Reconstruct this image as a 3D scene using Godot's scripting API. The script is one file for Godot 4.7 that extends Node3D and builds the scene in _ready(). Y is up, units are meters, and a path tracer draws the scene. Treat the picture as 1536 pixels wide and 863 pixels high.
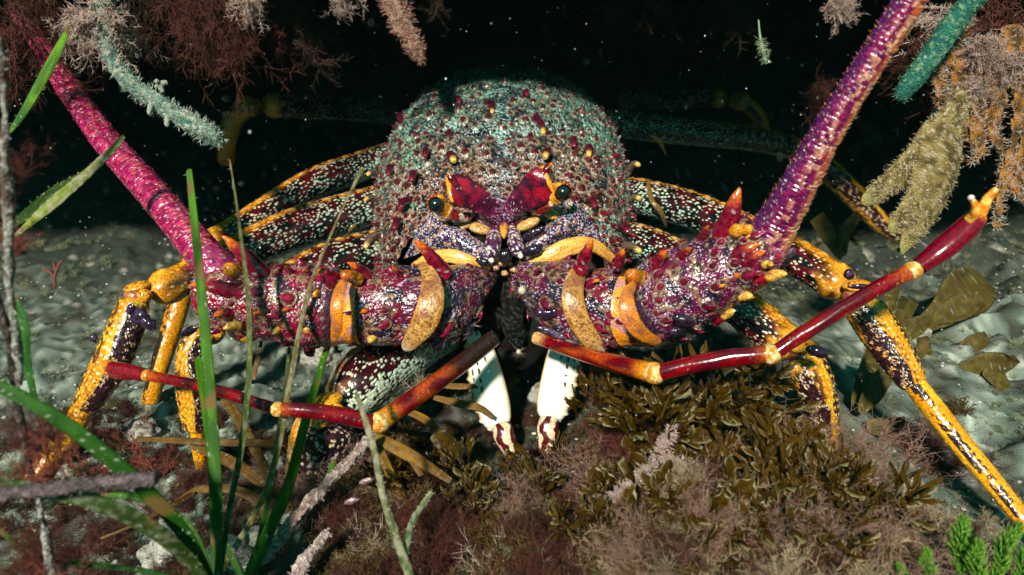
extends Node3D
# A rock lobster looks out from under a reef ledge, lit from the front, with algae and seagrass round it.

const K := 0.0010197            # half the picture's height spans 0.44 of the distance
const PITCH := 0.3490658        # the camera looks 20 degrees down
var eye_at := Vector3(0, 0.22, 0)
var rng := RandomNumberGenerator.new()
var nz := FastNoiseLite.new()   # smooth noise
var fb := FastNoiseLite.new()   # several octaves of it
var cl := FastNoiseLite.new()   # distance to the nearest of scattered points
var used := {}
var M := {}

# ------------------------------------------------------------------ places
func at(px: float, py: float, d: float) -> Vector3:
	var y := -(py - 431.5) * K * d
	return eye_at + Vector3((px - 768.0) * K * d, y * cos(PITCH) - d * sin(PITCH), -y * sin(PITCH) - d * cos(PITCH))

func seen_at(p: Vector3) -> Vector3:
	var r := p - eye_at
	var d := -r.y * sin(PITCH) - r.z * cos(PITCH)
	var y := r.y * cos(PITCH) - r.z * sin(PITCH)
	return Vector3(768.0 + r.x / d / K, 431.5 - y / d / K, d)

func floor_height(x: float, z: float) -> float:
	var p := Vector3(x, 0, z)
	var h := 0.011 * nz.get_noise_3dv(p * 5.0) + 0.0032 * nz.get_noise_3dv(p * 17.0) + 0.002 * fb.get_noise_3dv(p * 50.0)
	var mound := exp(-pow((x - 0.075) / 0.115, 2.0) - pow((z + 0.195) / 0.062, 2.0)) 
	h += mound * (0.040 + 0.016 * nz.get_noise_3dv(p * 24.0) + 0.010 * nz.get_noise_3dv(p * 60.0))
	h += 0.02 * exp(-pow((x - 0.12) / 0.06, 2.0) - pow((z + 0.29) / 0.05, 2.0))
	var lumps := maxf(0.0, nz.get_noise_3dv(p * 31.0 + Vector3(5, 0, 0)) - 0.2) * maxf(0.0, nz.get_noise_3dv(p * 8.0 + Vector3(0, 2, 0)) + 0.35)
	h += 0.022 * lumps + 0.0016 * fb.get_noise_3dv(p * 140.0)
	h += 0.05 * smoothstep(0.35, 0.8, absf(x)) + 0.03 * smoothstep(-0.7, -1.0, z) * (1.0 + nz.get_noise_3dv(p * 9.0))
	h += 0.03 * smoothstep(0.2, 0.42, x) * fb.get_noise_3dv(p * 22.0)
	return h

func on_floor(px: float, py: float) -> Vector3:
	var d := 0.1
	while d < 1.6:
		var p := at(px, py, d)
		if p.y <= floor_height(p.x, p.z):
			return p
		d += 0.002
	return at(px, py, 1.6)

# ------------------------------------------------------------------ meshes
class Grid:
	var nu := 0
	var nv := 0
	var closed := false
	var flip := false
	var P := PackedVector3Array()
	var C := PackedColorArray()
	var N := PackedVector3Array()
	var away := Vector3.UP
	func normals() -> void:
		N.resize(P.size())
		for j in nv:
			var jm := maxi(j - 1, 0) * nu
			var jp := mini(j + 1, nv - 1) * nu
			for i in nu:
				var im := (i - 1 + nu) % nu if closed else maxi(i - 1, 0)
				var ip := (i + 1) % nu if closed else mini(i + 1, nu - 1)
				var n := (P[j * nu + ip] - P[j * nu + im]).cross(P[jp + i] - P[jm + i])
				if flip:
					n = -n
				var l := n.length()
				if l < 1e-14:   # the point where a rounded end closes
					n = P[j * nu + i] - P[(jp if j == 0 else jm) + i]
					l = maxf(n.length(), 1e-9)
					if j != 0 and j != nv - 1:
						n = away
						l = 1.0
				N[j * nu + i] = n / l

class Geo:
	var v := PackedVector3Array()
	var n := PackedVector3Array()
	var c := PackedColorArray()
	var t := PackedInt32Array()
	func grid(g: Grid) -> void:
		if g.N.size() != g.P.size():
			g.normals()
		var o := v.size()
		v.append_array(g.P)
		n.append_array(g.N)
		var col := g.C.duplicate()
		for i in col.size():
			col[i].a = 1.0
		c.append_array(col)
		var w := g.nu if g.closed else g.nu - 1
		var at0 := t.size()
		t.resize(at0 + w * (g.nv - 1) * 6)
		for j in g.nv - 1:
			for i in w:
				var a := o + j * g.nu + i
				var b := o + j * g.nu + (i + 1) % g.nu
				var e := a + g.nu
				var f := b + g.nu
				t[at0] = a
				t[at0 + 1] = b if g.flip else e
				t[at0 + 2] = e if g.flip else b
				t[at0 + 3] = b
				t[at0 + 4] = f if g.flip else e
				t[at0 + 5] = e if g.flip else f
				at0 += 6
	func spike(p: Vector3, d: Vector3, r: float, ca: Color, cb: Color, sides := 3) -> void:   # a thin tapered hair
		var x := d.cross(Vector3(0.3, 0.9, 0.31)).normalized()
		var y := x.cross(d).normalized()
		var o := v.size()
		for k in sides:
			var e := x * cos(TAU * k / sides) + y * sin(TAU * k / sides)
			v.append(p + e * r)
			n.append(e)
			c.append(ca)
		v.append(p + d)
		n.append(d.normalized())
		c.append(cb)
		for k in sides:
			t.append_array([o + k, o + (k + 1) % sides, o + sides])
	func rod(a: Vector3, b: Vector3, ra: float, rb: float, ca: Color, cb: Color, sides := 3) -> void:
		var d := b - a
		if d.length() < 1e-7:
			return
		var x := d.cross(Vector3(0.31, 0.87, 0.37)).normalized()
		var y := x.cross(d).normalized()
		var o := v.size()
		for e in 2:
			for k in sides:
				var q := x * cos(TAU * k / sides) + y * sin(TAU * k / sides)
				v.append((b if e else a) + q * (rb if e else ra))
				n.append(q)
				c.append(cb if e else ca)
		for k in sides:
			var k2 := (k + 1) % sides
			t.append_array([o + k, o + k2, o + sides + k, o + k2, o + sides + k2, o + sides + k])
	func mesh() -> ArrayMesh:
		var a := []
		a.resize(Mesh.ARRAY_MAX)
		a[Mesh.ARRAY_VERTEX] = v
		a[Mesh.ARRAY_NORMAL] = n
		a[Mesh.ARRAY_COLOR] = c
		a[Mesh.ARRAY_INDEX] = t
		var m := ArrayMesh.new()
		m.add_surface_from_arrays(Mesh.PRIMITIVE_TRIANGLES, a)
		return m

func curve_point(pts: Array, t: float):
	var n := pts.size() - 1
	var f := clampf(t, 0.0, 1.0) * n
	var i := mini(int(f), n - 1)
	var w := f - i
	var a = pts[i]
	var b = pts[i + 1]
	var pre = pts[i - 1] if i > 0 else a + (a - b)
	var post = pts[i + 2] if i + 2 <= n else b + (b - a)
	if a is Vector3:
		return a.cubic_interpolate(b, pre, post, w)
	return cubic_interpolate(a, b, pre, post, w)

# A tube along a path. look(angle from dorsal, share of the length, place in the tube's own axes) gives the colour; its alpha lifts the surface.
# dense: the angle round which the points crowd, if any.
func tube(path: Array, rad: Array, nu: int, nv: int, flat: float, U: Vector3, look: Callable, cap0 := 0.0, cap1 := 0.0, dense := 9.0) -> Grid:
	var g := Grid.new()
	g.nu = nu
	g.nv = nv
	g.closed = true
	g.P.resize(nu * nv)
	g.C.resize(nu * nv)
	var ns := 24 * (path.size() - 1) + 1
	var S: Array[Vector3] = []
	var R: Array[float] = []
	var L: Array[float] = []
	for k in ns:
		var t := float(k) / (ns - 1)
		S.append(curve_point(path, t))
		R.append(maxf(curve_point(rad, t), 0.00002))
		L.append(0.0 if k == 0 else L[k - 1] + S[k].distance_to(S[k - 1]))
	var full := maxf(L[ns - 1], 1e-6)
	var k := 0
	var cs: Array[float] = []
	var sn: Array[float] = []
	var an: Array[float] = []
	for i in nu:
		var b := TAU * i / nu - PI
		if dense < 8.0:
			b = wrapf(dense + b - 0.45 * sin(b), -PI, PI)
		an.append(b)
		cs.append(cos(b))
		sn.append(sin(b))
	for j in nv:
		var s := float(j) / (nv - 1)
		if cap0 > 0.0 or cap1 > 0.0:    # rings crowd where an end is rounded
			s = lerpf(s, 0.5 - 0.5 * cos(PI * s), 0.5)
		while k < ns - 2 and L[k + 1] < s * full:
			k += 1
		var w := clampf((s * full - L[k]) / maxf(L[k + 1] - L[k], 1e-9), 0.0, 1.0)
		var p := S[k].lerp(S[k + 1], w)
		var tan := (S[mini(k + 2, ns - 1)] - S[maxi(k - 1, 0)]).normalized()
		var r := lerpf(R[k], R[k + 1], w)
		if cap0 > 0.0 and s < cap0:
			r *= sqrt(maxf(1.0 - pow((cap0 - s) / cap0, 2.0), 0.0))
		if cap1 > 0.0 and s > 1.0 - cap1:
			r *= sqrt(maxf(1.0 - pow((s - 1.0 + cap1) / cap1, 2.0), 0.0))
		var side := tan.cross(U).normalized()
		var dors := side.cross(tan)
		for i in nu:
			var dir := dors * (cs[i] * flat) + side * sn[i]
			var col: Color = look.call(an[i], s, Vector3(cs[i] * r, sn[i] * r, s * full))
			g.P[j * nu + i] = p + dir * r + dir * col.a * minf(1.0, r / 0.001)
			g.C[j * nu + i] = col
	return g

func blob(p: Vector3, rx: Vector3, ry: Vector3, rz: Vector3, nu: int, nv: int, look: Callable) -> Grid:   # an ellipsoid; look(direction)
	var g := Grid.new()
	g.nu = nu
	g.nv = nv
	g.closed = true
	for j in nv:
		var b := PI * j / (nv - 1)
		for i in nu:
			var a := TAU * i / nu
			var d := Vector3(sin(b) * cos(a), cos(b), sin(b) * sin(a))
			var col: Color = look.call(d)
			g.P.append(p + (rx * d.x + ry * d.y + rz * d.z) * (1.0 + col.a))
			g.C.append(col)
	if rx.cross(ry).dot(rz) < 0.0:
		g.flip = true
	return g

func patch(top: Array, bottom: Array, nu: int, nv: int, bulge: Vector3, look: Callable) -> Grid:   # a curved plate between two edges; look(u, v, place)
	var g := Grid.new()
	g.nu = nu
	g.nv = nv
	for j in nv:
		var v := float(j) / (nv - 1)
		for i in nu:
			var u := float(i) / (nu - 1)
			var a: Vector3 = curve_point(top, u)
			var b: Vector3 = curve_point(bottom, u)
			var p := a.lerp(b, v) + bulge * sin(PI * v) * (0.35 + 0.65 * sin(PI * u))
			var col: Color = look.call(u, v, p)
			g.P.append(p + bulge.normalized() * col.a)
			g.C.append(col)
	g.normals()
	if g.N[g.nu * (g.nv / 2) + g.nu / 2].dot(bulge) < 0.0:
		g.flip = true
		g.normals()
	return g

# A bump with a raised ring round it, pressed into a grid round the vertex (i, j).
func stamp(g: Grid, i: int, j: int, r: float, h: float, lean: Vector3, inner: Color, ring: Color, tip: Color, tip_size := 0.0) -> void:
	var nu := g.nu
	var here := j * nu + i
	var c := g.P[here]
	var du := (g.P[j * nu + (i + 1) % nu] - c).length()
	var dv := (g.P[mini(j + 1, g.nv - 1) * nu + i] - c).length()
	if du < 1e-7 or dv < 1e-7:
		return
	var wi := mini(int(r / du) + 1, nu / 2 - 1)
	var wj := mini(int(r / dv) + 1, 60)
	var out := g.N[here]
	var squash := rng.randf_range(0.75, 1.0)
	for b in range(maxi(j - wj, 0), mini(j + wj, g.nv - 1) + 1):
		for a0 in range(i - wi, i + wi + 1):
			var a := a0
			if g.closed:
				a = (a0 + nu) % nu
			elif a0 < 0 or a0 >= nu:
				continue
			var k := b * nu + a
			var off := g.P[k] - c
			var q := off.length() / r
			if q >= 1.0:
				continue
			q += 0.10 * nz.get_noise_3dv(g.P[k] * 700.0)
			if q < 0.64 * squash:
				var m := 1.0 - pow(q / (0.64 * squash), 2.0)
				g.P[k] += (out + lean * m * m) * h * pow(maxf(m, 0.0), 0.7)
				var col := inner * (0.6 + 0.7 * m)
				if tip_size > 0.0 and m > 1.0 - tip_size:
					col = tip
				g.C[k] = Color(col.r, col.g, col.b, 0)
			elif q < 1.0:
				var e := (q - 0.64 * squash) / (1.0 - 0.64 * squash)
				g.P[k] += out * h * 0.34 * sin(PI * clampf(e, 0, 1))
				g.C[k] = g.C[k].lerp(ring * (0.25 + 0.75 * smoothstep(0.0, 0.3, e)), smoothstep(1.0, 0.6, e))

# ------------------------------------------------------------------ objects
func numbered(called: String) -> String:
	used[called] = used.get(called, 0) + 1
	return called if used[called] == 1 else "%s_%03d" % [called, used[called] - 1]

func tag(o: Node, label: String, category := "", group := "", kind := "") -> Node:
	if label:
		o.set_meta("label", label)
	if category:
		o.set_meta("category", category)
	if group:
		o.set_meta("group", group)
	if kind:
		o.set_meta("kind", kind)
	return o

func thing(called: String, label: String, category: String, place := Vector3.ZERO, group := "") -> Node3D:
	var o := Node3D.new()
	o.name = numbered(called)
	add_child(o)
	o.position = place
	tag(o, label, category, group)
	return o

func node(called: String, parent: Node) -> Node3D:
	var o := Node3D.new()
	o.name = called
	parent.add_child(o, true)
	return o

func put(called: String, m: Mesh, mat: Material, parent: Node = null) -> MeshInstance3D:
	var o := MeshInstance3D.new()
	o.mesh = m
	o.material_override = mat
	if parent == null:
		o.name = numbered(called)
		add_child(o)
	else:
		o.name = called
		parent.add_child(o, true)
	return o

func part(called: String, g, mat: Material, parent: Node = null, base := Vector3.ZERO) -> MeshInstance3D:   # a mesh from one grid, several or a Geo, drawn in world places and stored about base
	var geo: Geo
	if g is Geo:
		geo = g
	else:
		geo = Geo.new()
		for one in (g if g is Array else [g]):
			geo.grid(one)
	if base != Vector3.ZERO:
		for i in geo.v.size():
			geo.v[i] -= base
	return put(called, geo.mesh(), mat, parent)

func clone(o: Node3D, place: Vector3, turn: float, size: float, label: String) -> Node3D:
	var c: Node3D = o.duplicate()
	c.name = numbered(String(o.name).rstrip("0123456789").trim_suffix("_"))
	add_child(c)
	c.position = place
	c.rotation = Vector3(0, turn, 0)
	c.scale = Vector3.ONE * size
	c.set_meta("label", label)
	return c

func hue(r: float, g: float, b: float, lift := 0.0) -> Color:
	return Color(r, g, b, lift)

func mix(a: Color, b: Color, t: float) -> Color:
	return a.lerp(b, clampf(t, 0.0, 1.0))

func surface(rough: float, spec: float, coat := 0.0, back := 0.0, grain := 0.0, grain_scale := 400.0) -> StandardMaterial3D:
	var m := StandardMaterial3D.new()
	m.vertex_color_use_as_albedo = true
	m.roughness = rough
	m.metallic_specular = spec
	if coat > 0.0:
		m.clearcoat_enabled = true
		m.clearcoat = coat
		m.clearcoat_roughness = 0.16
	if back > 0.0:
		m.backlight_enabled = true
		m.backlight = Color(back, back, back)
	if grain > 0.0:
		m.heightmap_enabled = true
		m.heightmap_texture = M.grain
		m.heightmap_scale = grain
		m.uv1_triplanar = true
		m.uv1_world_triplanar = true
		m.uv1_scale = Vector3.ONE * grain_scale
		m.albedo_texture = M.mottle
	return m

func ready_tools() -> void:
	rng.seed = 7
	nz.frequency = 1.0
	nz.fractal_type = FastNoiseLite.FRACTAL_NONE
	nz.seed = 3
	fb.frequency = 1.0
	fb.fractal_octaves = 4
	fb.seed = 11
	cl.noise_type = FastNoiseLite.TYPE_CELLULAR
	cl.frequency = 1.0
	cl.fractal_type = FastNoiseLite.FRACTAL_NONE
	cl.cellular_return_type = FastNoiseLite.RETURN_DISTANCE
	cl.cellular_jitter = 1.0
	var gn := FastNoiseLite.new()
	gn.frequency = 0.06
	gn.fractal_octaves = 4
	var im := gn.get_seamless_image(512, 512)
	im.convert(Image.FORMAT_RGB8)
	M.grain = ImageTexture.create_from_image(im)
	var fine := FastNoiseLite.new()
	fine.frequency = 0.09
	fine.fractal_octaves = 3
	fine.seed = 5
	var fi := fine.get_seamless_image(512, 512)
	fi.convert(Image.FORMAT_RGB8)
	var bytes := fi.get_data()
	for k in bytes.size():
		bytes[k] = clampi(int(214.0 + (bytes[k] - 128.0) * 0.9), 120, 255)
	M.mottle = ImageTexture.create_from_image(Image.create_from_data(512, 512, false, Image.FORMAT_RGB8, bytes))
	M.shell = surface(0.2, 0.48, 0.15, 0.0, 0.05, 14.0)
	M.shell_rough = surface(0.17, 0.55, 0.25, 0.0, 0.08, 16.0)
	M.limb = surface(0.24, 0.46, 0.12, 0.0, 0.012, 14.0)
	M.ivory = surface(0.22, 0.45, 0.2)
	M.dark = surface(0.9, 0.12, 0.0)
	M.gloss = surface(0.18, 0.45, 0.2, 0.0, 0.012, 12.0)
	M.membrane = surface(0.34, 0.45, 0.12, 0.12, 0.03, 20.0)
	M.eye = surface(0.05, 0.6, 0.8)
	M.blade = surface(0.5, 0.22, 0.0, 0.6, 0.015, 60.0)
	M.alga = surface(0.4, 0.25, 0.0, 0.8)
	M.fuzz = surface(0.75, 0.25, 0.0, 0.3)
	M.stone = surface(0.85, 0.35, 0.0, 0.0, 0.12, 30.0)
	M.sand = surface(0.9, 0.25, 0.0, 0.0, 0.07, 34.0)

func _ready() -> void:
	ready_tools()
	# camera, water light, sun
	var cam := Camera3D.new()
	cam.name = "camera"
	var lens := CameraAttributesPhysical.new()
	lens.frustum_focal_length = 12.0 / 0.44
	lens.frustum_focus_distance = 0.35
	lens.frustum_near = 0.01
	lens.frustum_far = 20.0
	lens.exposure_aperture = 13.0
	lens.exposure_multiplier = 1.0
	cam.attributes = lens
	cam.fov = rad_to_deg(2.0 * atan(0.44))
	cam.near = 0.01
	cam.far = 20.0
	add_child(cam)
	cam.position = eye_at
	cam.rotation = Vector3(-PITCH, 0, 0)
	cam.make_current()
	var env := Environment.new()
	env.background_mode = Environment.BG_SKY
	var sky := Sky.new()
	var water := ProceduralSkyMaterial.new()
	water.sky_top_color = Color(0.16, 0.52, 0.50)
	water.sky_horizon_color = Color(0.06, 0.30, 0.30)
	water.ground_bottom_color = Color(0.02, 0.08, 0.08)
	water.ground_horizon_color = Color(0.06, 0.30, 0.30)
	water.sun_angle_max = 1.0
	sky.sky_material = water
	env.sky = sky
	env.background_energy_multiplier = 1.1
	env.tonemap_mode = Environment.TONE_MAPPER_LINEAR
	env.tonemap_exposure = 1.7
	env.fog_enabled = true
	env.fog_density = 0.008
	env.fog_light_color = Color(0.42, 0.80, 0.76)
	env.sdfgi_enabled = true
	env.ssao_enabled = true
	env.ssil_enabled = true
	var we := WorldEnvironment.new()
	we.name = "water_light"
	we.environment = env
	add_child(we)
	var sun := DirectionalLight3D.new()
	sun.name = "sun"
	sun.light_energy = 1.6
	sun.light_color = Color(1.0, 0.97, 0.92)
	sun.light_angular_distance = 4.0
	sun.shadow_enabled = true
	add_child(sun)
	var E := deg_to_rad(36.0)
	var Z := deg_to_rad(17.0)
	sun.look_at_from_position(Vector3.ZERO, Vector3(sin(Z) * cos(E), -sin(E), -cos(Z) * cos(E)), Vector3.UP)
	# the setting
	build_sea_floor()
	build_ledge()
	# the lobsters
	build_lobster()
	build_far_lobster()
	# what grows round them
	build_seagrass()
	build_hanging_growth()
	build_algae()
	build_small_things()

# ------------------------------------------------------------------ the setting
func build_sea_floor() -> void:
	var g := Grid.new()
	g.nu = 440
	g.nv = 440
	for j in g.nv:
		var v := float(j) / (g.nv - 1)
		var z := 0.25 - 0.30 * v - 0.75 * v * v - 1.6 * pow(v, 5.0)   # rows crowd near the camera
		for i in g.nu:
			var u := 2.0 * i / (g.nu - 1) - 1.0
			var x := 0.42 * u + 0.25 * u * absf(u) + 1.1 * pow(u, 5.0)
			var p := Vector3(x, floor_height(x, z), z)
			var n1 := fb.get_noise_3dv(p * 16.0)
			var n2 := fb.get_noise_3dv(p * 75.0)
			var n3 := nz.get_noise_3dv(p * 480.0)
			var col := mix(hue(0.11, 0.155, 0.125), hue(0.40, 0.48, 0.39), 0.5 + n2 * 1.8)
			col *= clampf(0.9 + 0.55 * n3 + 0.7 * fb.get_noise_3dv(p * 260.0), 0.3, 1.5)
			col = mix(col, hue(0.085, 0.10, 0.075), smoothstep(0.05, 0.32, n1 + 0.7 * n2 + 0.25 * nz.get_noise_3dv(p * 45.0)))       # silt and short turf
			col = mix(col, hue(0.05, 0.045, 0.025), smoothstep(0.28, 0.5, n1 * 0.8 + n2 * 0.9))
			col = mix(col, hue(0.03, 0.04, 0.03), smoothstep(-0.44, -0.70, z + 0.12 * n1 + 0.10 * n2) * 0.93)      # shade of the cave painted into the sand, ragged edge, darker deeper in
			var grit := cl.get_noise_3dv(p * 330.0) + 1.0
			if grit < 0.25:
				col = mix(col, hue(0.6, 0.58, 0.52) if nz.get_noise_3dv(p * 260.0) > 0.25 else hue(0.09, 0.08, 0.06), 0.7)
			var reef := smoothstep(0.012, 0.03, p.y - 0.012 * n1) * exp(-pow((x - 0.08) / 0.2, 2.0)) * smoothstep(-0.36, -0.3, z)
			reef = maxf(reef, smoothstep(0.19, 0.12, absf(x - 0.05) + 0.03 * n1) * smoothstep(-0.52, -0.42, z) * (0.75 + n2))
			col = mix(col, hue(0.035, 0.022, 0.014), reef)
			p.y += 0.0011 * n3 + 0.0012 * n2 * 2.0
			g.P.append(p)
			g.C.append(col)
	g.normals()
	if g.N[5000].y < 0:
		g.flip = true
		g.normals()
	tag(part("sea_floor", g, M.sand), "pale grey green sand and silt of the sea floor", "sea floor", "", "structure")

func ledge_point(u: float, v: float) -> Vector3:   # u across, v from high on the front face, round the lip, along the roof and down the back wall
	var x := 2.6 * u
	var outl := [Vector2(1.6, -0.95), Vector2(0.85, -0.62), Vector2(0.45, -0.40), Vector2(0.322, -0.368), Vector2(0.286, -0.402), Vector2(0.285, -0.47), Vector2(0.30, -0.65), Vector2(0.33, -1.0), Vector2(0.30, -1.35), Vector2(0.1, -1.6), Vector2(-0.2, -1.65)]  # the lip stays out of view, shaped to throw shade on the shell
	var f := clampf(v, 0.0, 1.0) * (outl.size() - 1)
	var k := mini(int(f), outl.size() - 2)
	var q: Vector2 = outl[k].cubic_interpolate(outl[k + 1], outl[maxi(k - 1, 0)], outl[mini(k + 2, outl.size() - 1)], f - k)
	var p := Vector3(x, q.x, q.y)
	var lip := smoothstep(0.0, 0.25, v) * smoothstep(1.0, 0.75, v)
	p.y -= smoothstep(0.62, 1.25, absf(x)) * 0.34 * lip
	p.z += smoothstep(0.5, 1.6, absf(x)) * 0.25 * lip
	var s := Vector3(x, q.x * 1.0, q.y)
	var rough := 0.035 * nz.get_noise_3dv(s * 6.0) + 0.024 * nz.get_noise_3dv(s * 19.0) + 0.008 * fb.get_noise_3dv(s * 45.0)
	var above := smoothstep(-0.9, -0.3, q.y)
	return p + Vector3(0, absf(rough) * 0.6 if above > 0.3 and q.x < 0.32 else rough, rough * 0.8)

func build_ledge() -> void:
	var g := Grid.new()
	g.nu = 360
	g.nv = 240
	for j in g.nv:
		for i in g.nu:
			var u := 2.0 * i / (g.nu - 1) - 1.0
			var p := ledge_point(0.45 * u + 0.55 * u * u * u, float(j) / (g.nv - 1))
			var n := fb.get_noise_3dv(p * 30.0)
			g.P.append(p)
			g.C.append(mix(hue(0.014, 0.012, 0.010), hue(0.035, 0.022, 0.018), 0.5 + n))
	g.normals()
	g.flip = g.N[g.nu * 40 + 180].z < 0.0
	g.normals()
	tag(part("reef_ledge", g, M.stone), "dark overhanging rock ledge, unseen lip set for shade, and the cave behind it", "rock", "", "structure")

# ------------------------------------------------------------------ the lobster
const MAROON := Color(0.055, 0.006, 0.012, 0)
const BLACK := Color(0.010, 0.008, 0.012, 0)
const CRIMSON := Color(0.30, 0.008, 0.035, 0)
const AMBER := Color(0.80, 0.30, 0.012, 0)
const YOLK := Color(0.88, 0.42, 0.03, 0)
const CREAM := Color(0.82, 0.68, 0.42, 0)
const MINT := Color(0.46, 0.72, 0.56, 0)
const TAN := Color(0.33, 0.19, 0.115, 0)

func carapace_point(a: float, v: float) -> Vector3:
	# stations: z, middle height, half width, top, bottom
	var st := [[-0.372, 0.094, 0.062, 0.127, 0.055], [-0.40, 0.095, 0.077, 0.145, 0.045], [-0.44, 0.098, 0.089, 0.166, 0.04], [-0.485, 0.101, 0.0965, 0.185, 0.038], [-0.54, 0.103, 0.100, 0.200, 0.038], [-0.60, 0.103, 0.098, 0.205, 0.04], [-0.66, 0.103, 0.091, 0.200, 0.045], [-0.71, 0.10, 0.080, 0.186, 0.05]]
	var f := v * (st.size() - 1)
	var k := mini(int(f), st.size() - 2)
	var w := f - k
	var q: Array[float] = []
	for m in 5:
		q.append(cubic_interpolate(st[k][m], st[k + 1][m], st[maxi(k - 1, 0)][m] if k > 0 else 2.0 * st[0][m] - st[1][m], st[mini(k + 2, st.size() - 1)][m], w))
	var s := sin(a)
	var c := cos(a)
	var x := signf(s) * pow(absf(s), 0.80) * q[2]
	var y := q[1] + (pow(c, 0.84) * (q[3] - q[1]) if c > 0.0 else -pow(-c, 0.9) * (q[1] - q[4]))
	return Vector3(x - 0.0065, y, q[0])

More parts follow.
